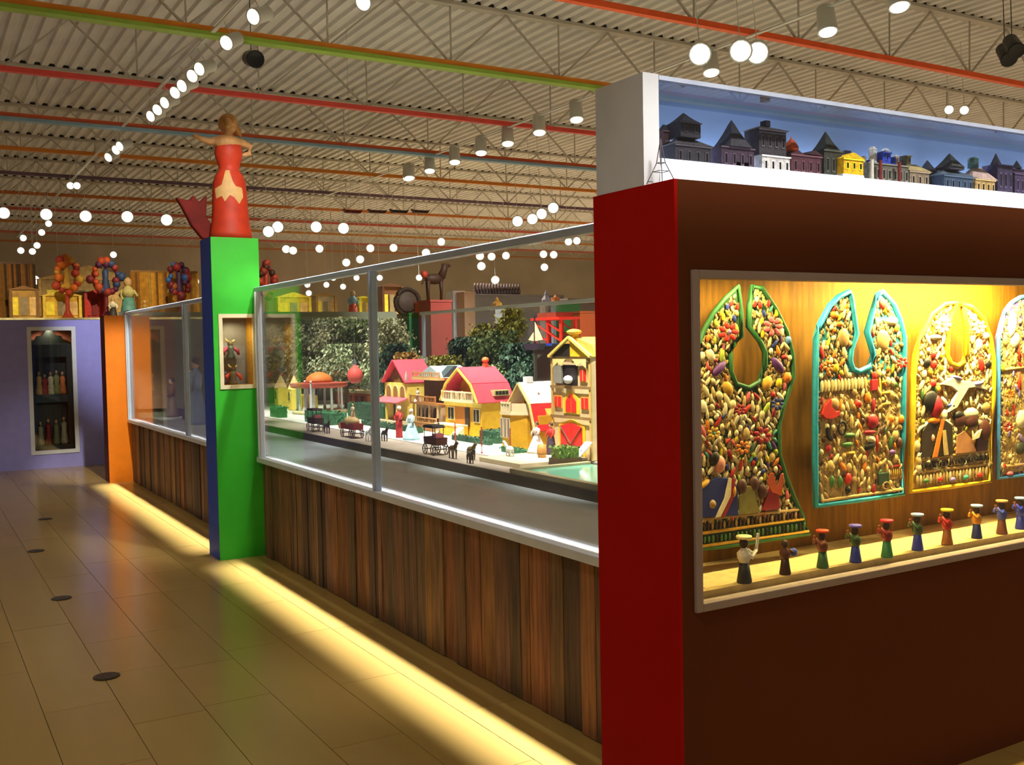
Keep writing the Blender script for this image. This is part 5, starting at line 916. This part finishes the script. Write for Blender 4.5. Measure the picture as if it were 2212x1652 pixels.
for i, (px, py) in enumerate(((1925, 10), (1773, 65), (1523, 154), (1247, 258), (1176, 287), (1110, 311), (1052, 331), (997, 351), (945, 370), (900, 385), (838, 382))):
    head(px, py, ZT, (-.12, -.25, -1), '%s downlight from the near end of the right track' % ords[i], 'downlights of the right track', 1.4, xs=xt2)
def far(lst, D, lab, grp, s):
    for i, (px, py) in enumerate(lst):
        z = min(ZT+.05, EYE+D*(742-py-(px-1106)*.019*-1*0)/F); v = at(px, py, 'z', z); dd = CO-v; dd.z -= 1.2
        head(px, py, z, dd, '%s %s' % (ords[i], lab), grp, s)
far(((1512, 117), (1600, 110), (1636, 114)), 8.0, 'of the three glaring spotlights above the upper case, from the left', 'glaring spotlights over the upper case', 1.6)
far(((2050, 237), (2083, 238)), 12, 'of the small spotlight pair at the upper right', 'small spotlight pair', .9)
far(((8, 460), (100, 463), (185, 467), (275, 468), (360, 475), (580, 500), (600, 490), (683, 490), (742, 493)), 17, 'glowing spotlight from the left in the high far row', 'high far row of spotlights', 1.7)
far(((152, 401), (166, 401), (105, 483), (90, 502), (50, 514), (80, 530), (45, 541), (70, 543), (245, 550)), 18, 'small lamp of the far cluster at left, from the top', 'far cluster of lamps at left', 1.0)
far(((75, 605), (127, 604), (176, 604), (320, 606), (335, 608), (420, 608)), 19.5, 'low far lamp from the left above the purple wall', 'low far lamps at left', 1.5)
far(((618, 538), (633, 541), (690, 537), (748, 567), (778, 560), (800, 536), (850, 535), (920, 546), (953, 522)), 19, 'far lamp from the left above the glass rail', 'far lamps above the glass rail', 1.35)
far(((1118, 478), (1150, 473), (1170, 462), (1195, 449)), 15, 'bright lamp from the left in the cluster by the red wall end', 'lamp cluster by the red wall end', 1.5)
far(((1037, 553), (1040, 575), (1062, 554), (1070, 605), (1093, 552), (1174, 549), (1176, 577), (1196, 550), (1228, 522), (1246, 520)), 19, 'lamp from the left among those above the right pane trees', 'lamps seen through the right pane', 1.35)
far(((664, 615), (667, 633), (705, 615), (720, 600), (741, 619), (770, 600), (820, 600), (905, 600)), 19, 'lamp from the left seen low through the glass top', 'lamps seen through the left pane', 1.0)
for i, (px, py, z) in enumerate(((2196, 110, 3.9), (2180, 128, 3.9))): head(px, py, z, (-.4, -.6, -.7), ('upper black spotlight at the right edge', 'lower black spotlight at the right edge')[i], 'black spotlights', 1.2, False, hblk)
head(552, 128, 4.05, (0, -1, -.3), 'single black spotlight left of centre on the ceiling', 'black spotlights', 1.3, False, hblk)
# hanging boats
for i, (px, col) in enumerate(((762, '#5c1410'), (815, '#4a2416'), (862, '#2a160c'), (908, '#3a2014'))):
    v = at(px, 456, 'y', 15.5); t = thing('hanging_boat', ('dark red', 'brown', 'blackish', 'umber')[i]+' carved boat hanging below the far joists', 'boat', v, 'hanging boats'); w = .17
    MB().prism([(v.x-w, v.z+.03), (v.x-w*.7, v.z-.035), (v.x+w*.7, v.z-.035), (v.x+w, v.z+.03), (v.x+w*.8, v.z+.012), (v.x-w*.8, v.z+.012)], 'xz', v.y-.05, v.y+.05).build('hull', mat('boat_'+col, col, .6), t, bevel=.01)
    for s in (-1, 1): MB().tube([(v.x+s*w*.7, v.y, v.z+.013), (v.x+s*w*.7, v.y, ZD-.001)], .003, 5).build('cord', hsg, t)
# ------------------------------------------------------------------ figures behind the far glass screen
def farfig(label, px, pyb, pyt, X, sk, tp, hair):
    zb_ = .7385; y = at(px, pyb, 'x', X).y; h = at(px, pyt, 'x', X).z-zb_; t = thing('costume_doll', label, 'doll', (X, y, zb_), 'large dolls behind the far glass screen')
    MB().lathe([(h*.17, 0), (h*.17, h*.05), (h*.08, h*.52)], (X, y, zb_), 14).build('skirt', hexm(sk), t, True); MB().lathe([(h*.08, 0), (h*.1, h*.1), (h*.11, h*.22), (h*.04, h*.28), (h*.035, h*.31)], (X, y, zb_+h*.5205), 12).build('bodice', hexm(tp), t, True)
    hd = MB().ell((X, y, zb_+h*.9), (h*.065, h*.065, h*.085), 10, 7).build('head', hexm('#c09878'), t, True); MB().ell((X+.01, y, zb_+h*.925), (h*.075, h*.075, h*.075), 10, 7).build('hair', hexm(hair), hd, True)
    for s_ in (-1, 1): MB().tube([(X, y+s_*h*.1, zb_+h*.74), (X-h*.03, y+s_*h*.16, zb_+h*.6), (X-h*.08, y+s_*h*.1, zb_+h*.5)], [h*.035, h*.03, h*.02], 6).build('arm', hexm(tp), t, True)
farfig('large doll in grey blue gown behind the far glass screen', 425, 925, 770, 2.65, '#7484a0', '#8490a8', '#4a4440')
farfig('large doll in violet skirt at the far glass post', 412, 915, 800, 2.8, '#5a4668', '#d0785c', '#d8d2c0')
farfig('large doll in brown coat and olive skirt beside the tan panel', 372, 905, 815, 2.7, '#5c4a34', '#6a4428', '#2a2420')
o = MB().box(2.36, 2.92, 13.24, 13.295, .802, 1.97).build('tan_display_board', mat('board_tan', '#b58c6c', .7, .06)); tag(o, 'tan upright display board at the far end behind the glass', 'board')
# ------------------------------------------------------------------ displays beyond the purple wall
YF = 16.4; ZF = 2.0
def pm_(h, **k): return mat('folk_'+h, h, .6, k.pop('var', .25), k.pop('scale', 14), **k)
o = thing('far_platform', 'tall gold fronted display platform beyond the purple wall', 'platform', (3.5, 16.9, 0)); MB().box(-3, 8.5, 15.9, 18, 0, ZF).build('body', pm_('#a8823c'), o); MB().box(-3, 8.5, 15.88, 18, ZF+.0005, ZF+.03).build('top', pm_('#d8cc98'), o); ZF += .031
fx = lambda px, Y=YF: at(px, 640, 'y', Y).x
fz = lambda py, Y=YF: max(ZF, at(300, py, 'y', Y).z)
def panelcase(label, px0, px1, py, col, col2, Y=YF, cat='toy theatre', name='toy_theatre'):
    x0, x1, z1 = fx(px0, Y), fx(px1, Y), fz(py, Y); t = thing(name, label, cat, ((x0+x1)/2, Y+.1, ZF)); w = x1-x0
    MB().box(x0, x1, Y+.05, Y+.2, ZF, z1).build('body', pm_(col), t); MB().prism([(x0-.03, z1+.0005), ((x0+x1)/2, z1+w*.16), (x1+.03, z1+.0005)], 'xz', Y+.03, Y+.2).build('pediment', pm_(col2), t)
    for k in range(3):
        a = x0+w*(.08+.3*k); MB().box(a, a+w*.22, Y+.035, Y+.0495, ZF+.05, ZF+(z1-ZF)*.75).build('painted_panel', pm_(('#e0c838', '#8a7a5c', '#d8b070')[k] if col != '#8c1410' else ('#b02018', '#70100c', '#a01814')[k]), t)
    for a in (x0, x1-.04): MB().box(a, a+.04, Y+.0, Y+.0345, ZF, z1).build('column', pm_(col2), t)
panelcase('yellow painted toy theatre with panels left of the red booth', 92, 176, 640, '#c89c24', '#d8b440')
panelcase('carved gold altar front at the left edge beyond the purple wall', 20, 84, 628, '#a07830', '#7a5020')
panelcase('red puppet booth beyond the purple wall', 182, 228, 634, '#8c1410', '#a81c14')
def lifetree(label, px0, px1, pyb, pyt, cols, Y=YF-.2):
    x0, x1, z0_, z1 = fx(px0, Y), fx(px1, Y), fz(pyb, Y), fz(pyt, Y); cx = (x0+x1)/2; r = (x1-x0)/2; t = thing('tree_of_life', label, 'candelabrum', (cx, Y, ZF), 'clay trees of life'); rr = random.Random(px0)
    MB().lathe([(.1, 0), (.06, .05), (.03, .12), (.03, max(.14, z0_-ZF))], (cx, Y, ZF), 10).build('stem', pm_(cols[0]), t)
    arc = [(cx+r*.8*sin(a), Y, z0_+(z1-z0_)*.5-(z1-z0_)*.42*cos(a)) for a in [pi*2*i/20 for i in range(20)]]; MB().tube(arc, .03, 6, True).build('arch', pm_(cols[0]), t, True)
    for i in range(20): MB().ell((arc[i][0]+rr.uniform(-.05, .05), Y-.03, arc[i][2]+rr.uniform(-.04, .04)), rr.uniform(.04, .075), 7, 5).build('flower', pm_(rr.choice(cols)), t, True)
    MB().lathe([(.06, 0), (.07, .03), (.04, .2), (.05, .3), (.0, .36)], (cx, Y, z0_+(z1-z0_)*.12), 8).build('centre_figure', pm_(cols[-1]), t, True)
lifetree('orange and red flowered clay arch above the yellow theatre', 118, 172, 636, 556, ['#a8381c', '#c8641c', '#8c2818', '#b8882c'])
lifetree('maroon and violet flowered clay arch above the red booth', 196, 262, 640, 562, ['#6c1c24', '#8a2c28', '#4a1c40', '#a8401c', '#2c3c60'])
lifetree('dark red flowered clay tree left of the blue pillar side', 364, 412, 640, 566, ['#5c1418', '#7c1c20', '#24508c', '#8c4a1c', '#3a1c3c'])
lifetree('dark red clay tree showing at the right of the green pillar', 560, 592, 640, 560, ['#6c1c14', '#2c140c', '#8c2c1c'])
def bigdoll(label, px, pyb, pyt, sk, tp, Y=YF-.42):
    x, z0_, z1 = fx(px, Y), ZF, fz(pyt, Y); h = z1-z0_; t = thing('folk_doll', label, 'doll', (x, Y, z0_), 'folk dolls beyond the purple wall')
    MB().lathe([(h*.2, 0), (h*.2, h*.1), (h*.13, h*.5)], (x, Y, z0_), 12).build('skirt', pm_(sk), t, True); MB().lathe([(h*.13, 0), (h*.16, h*.15), (h*.06, h*.3)], (x, Y, z0_+h*.501), 12).build('bodice', pm_(tp), t, True); MB().ell((x, Y, z0_+h*.88), (h*.1, h*.1, h*.12), 10, 7).build('head', pm_('#b08c5c'), t, True)
    for s in (-1, 1): MB().tube([(x+s*h*.13, Y, z0_+h*.68), (x+s*h*.2, Y-.02, z0_+h*.55), (x+s*h*.14, Y-.06, z0_+h*.45)], [h*.045, h*.04, h*.03], 6).build('arm', pm_(tp), t, True)
panelcase('tall tan carved facade behind the flowered clay arches', 84, 300, 606, '#9c7c48', '#b08c50', Y=YF+1.0, name='carved_facade', cat='facade')
bigdoll('tall doll with teal skirt standing above the orange pillar', 277, 680, 600, '#4c7c70', '#a89c60'); bigdoll('smaller doll in white blouse left of the teal skirted doll', 243, 685, 642, '#2c2420', '#d0c8a8')
bigdoll('red and blue doll seen over the trees through the left pane', 762, 680, 622, '#b03820', '#6c9098'); bigdoll('small doll in ochre clothes right of the teal skirted doll', 312, 680, 648, '#7c5020', '#a07834')
t = thing('reed_screen', 'screen of hanging gold reeds left of the blue pillar side', 'screen', (fx(370), YF+.35, ZF)); MB().box(fx(292), fx(440), YF+.33, YF+.37, fz(580)-.03, fz(580)).build('rod', pm_('#7a5418'), t)
for k in range(30):
    x = fx(294)+(fx(438)-fx(294))*k/29; MB().tube([(x, YF+.35, fz(580)-.031), (x+.01, YF+.35, ZF)], .022, 6).build('reed', pm_(random.choice(('#b07c24', '#8c5c1c', '#a87c30', '#c08c2c', '#6c4414'))), t)
t = thing('dark_reed_screen', 'brown hanging reed screen at the upper left edge', 'screen', (fx(35), YF+.5, ZF)); MB().box(fx(-20), fx(84), YF+.48, YF+.52, fz(566)-.03, fz(566)).build('rod', pm_('#4a2c10'), t)
for k in range(20):
    x = fx(-18)+(fx(82)-fx(-18))*k/19; MB().tube([(x, YF+.5, fz(566)-.031), (x+.01, YF+.5, ZF)], .03, 6).build('reed', pm_(random.choice(('#5c3814', '#7c4c18', '#3a2410', '#6c4818'))), t)
panelcase('yellow painted toy church front behind the left pane', 600, 672, 640, '#c8b030', '#e0c83c', name='toy_church', cat='toy church'); panelcase('cream toy church front with gold base behind the left pane', 682, 728, 636, '#c8b48c', '#a8803c', name='toy_church', cat='toy church'); panelcase('ochre toy front beside the window post', 776, 800, 640, '#b8a41c', '#c8b820', name='toy_church', cat='toy church'); panelcase('brown carved cabinet right of the window post', 826, 872, 612, '#6c4018', '#5c3414', name='carved_cabinet', cat='cabinet')
# ------------------------------------------------------------------ panels, cases and figures behind the village
YR = 13.6
def slab(name, label, px0, px1, pyt, col, Y, cat, dep=.25, top=None):
    x0, x1 = at(px0, 700, 'y', Y).x, at(px1, 700, 'y', Y).x; z1 = at((px0+px1)/2, pyt, 'y', Y).z
    t = thing(name, label, cat, ((x0+x1)/2, Y+dep/2, 0)); MB().box(x0, x1, Y, Y+dep, 0, z1).build('body', pm_(col, var=.06), t); MB().box(x0-.01, x1+.01, Y-.01, Y+dep, z1+.0005, z1+.03).build('cap', pm_(top or col, var=.06), t); return x0, x1, z1+.03
slab('display_panel', 'green painted display panel behind the village left of red pedestal', 884, 930, 680, '#1c7a3c', YR, 'panel')
x0, x1, zt = slab('red_pedestal', 'brick red pedestal under the horse figure', 931, 976, 652, '#a8443c', YR-.6, 'pedestal', .4, '#b04a44')
slab('orange_block', 'small bright orange block beside the red pedestal', 912, 932, 656, '#e8600c', YR+.3, 'block')
t = thing('horse_sculpture', 'dark long legged horse sculpture standing on the red pedestal', 'sculpture', ((x0+x1)/2, YR-.4, zt)); xh = (x0+x1)/2; yh = YR-.4; hm2 = pm_('#3a2014'); h = at(955, 565, 'y', yh).z-zt
MB().ell((xh, yh, zt+h*.55), (h*.28, h*.12, h*.14), 10, 7).tube([(xh+h*.2, yh, zt+h*.6), (xh+h*.3, yh, zt+h*.82), (xh+h*.3, yh, zt+h*.95)], [h*.12, h*.09, h*.08], 8).ell((xh+h*.36, yh, zt+h*.9), (h*.14, h*.06, h*.06), 8, 5).build('body', hm2, t, True)
for sx, sy in ((-.2, -.08), (-.16, .08), (.16, -.08), (.22, .08)): MB().tube([(xh+sx*h, yh+sy*h, zt+h*.5), (xh+sx*h*1.05, yh+sy*h, zt+h*.25), (xh+sx*h, yh+sy*h, zt)], [h*.05, h*.03, h*.025], 6).build('leg', hm2, t, True)
MB().ell((xh-h*.28, yh, zt+h*.66), (h*.1, h*.08, h*.1), 8, 5).build('saddle_bag', pm_('#a8301c'), t, True); MB().tube([(xh-h*.27, yh, zt+h*.58), (xh-h*.36, yh, zt+h*.4)], [h*.03, h*.012], 6).build('tail', hm2, t, True)
slab('display_panel', 'bright white display panel right of the red pedestal', 980, 1004, 632, '#c8ccd4', YR+1.2, 'panel'); slab('display_panel', 'tan display panel between white panel and grey wall', 1004, 1027, 634, '#c09a7c', YR+.9, 'panel')
slab('grey_partition', 'long grey partition far behind the dark trees', 1027, 1218, 640, '#8f8c90', YR+2.2, 'partition'); slab('display_panel', 'narrow green panel behind the red lattice tower', 1213, 1254, 655, '#2c6c34', YR+.4, 'panel'); slab('display_panel', 'rust orange panel beside the red wall end', 1253, 1320, 676, '#b04c1c', YR-.5, 'panel'); slab('display_panel', 'taupe grey panel above the rust orange panel', 1228, 1340, 648, '#7c6a64', YR+1.6, 'panel'); slab('display_panel', 'grey panel between the green panel and the window post', 820, 886, 682, '#8d918c', YR+.9, 'panel')
Y = YR+.6; v = at(880, 652, 'y', Y); t = thing('wooden_wheel', 'dark round carved wooden wheel above the grey panel', 'wheel', (v.x, Y, v.z-.2)); r = .2; b = MB()
b.tube([(v.x+r*cos(i*pi/10), Y, v.z+r*sin(i*pi/10)) for i in range(20)], .035, 6, True).build('rim', pm_('#38281e'), t, True); MB().lathe([(.14, -.03), (.17, 0), (.14, .03)], (0, 0, 0), 16, M=Matrix.Translation((v.x, Y, v.z)) @ Matrix.Rotation(pi/2, 4, 'X')).build('disc', pm_('#5a4a42'), t, True); MB().beam((v.x, Y+.05, 0), (v.x, Y+.05, v.z), .05).build('post', pm_('#38281e'), t)
Y = YR+2.15; t = thing('picket_shelf', 'row of small dark figures along the grey partition', 'shelf', (at(1080, 650, 'y', Y).x, Y, at(1080, 640, 'y', Y+.1).z+.032)); z = at(1080, 640, 'y', Y+.1).z+.032
MB().box(at(1032, 640, 'y', Y).x, at(1132, 640, 'y', Y).x, Y+.1, Y+.2, z, z+.01).build('board', pm_('#6c6468'), t)
for k in range(16): x = at(1035, 640, 'y', Y).x+(at(1130, 640, 'y', Y).x-at(1035, 640, 'y', Y).x)*k/15; MB().lathe([(.03, 0), (.035, .05), (.018, .12), (.024, .16), (.0, .2)], (x, Y+.15, z+.0105), 7).build('figure', pm_('#3c2c30'), t, True)
def spire(label, px, pyb, pyt, Y, col, base):
    v = at(px, pyb, 'y', Y); z1 = at(px, pyt, 'y', Y).z; t = thing('folk_spire', label, 'tower model', (v.x, Y, 0)); MB().box(v.x-.08, v.x+.08, Y-.08, Y+.08, 0, v.z).build('plinth', pm_(base), t); MB().lathe([(.07, 0), (.08, .06), (.03, (z1-v.z)*.6), (.035, (z1-v.z)*.65), (0, z1-v.z)], (v.x, Y, v.z+.0005), 8).build('spire', pm_(col), t)
spire('small golden spire on white post before the grey partition', 1074, 664, 640, YR-.2, '#c8903c', '#b8bcc4'); spire('pale violet spire model above the red lattice tower', 1180, 655, 625, YR+.8, '#9a94a8', '#8a7c78'); spire('small orange finial right of the lattice tower', 1200, 650, 636, YR+1.2, '#c87840', '#8a7c78')
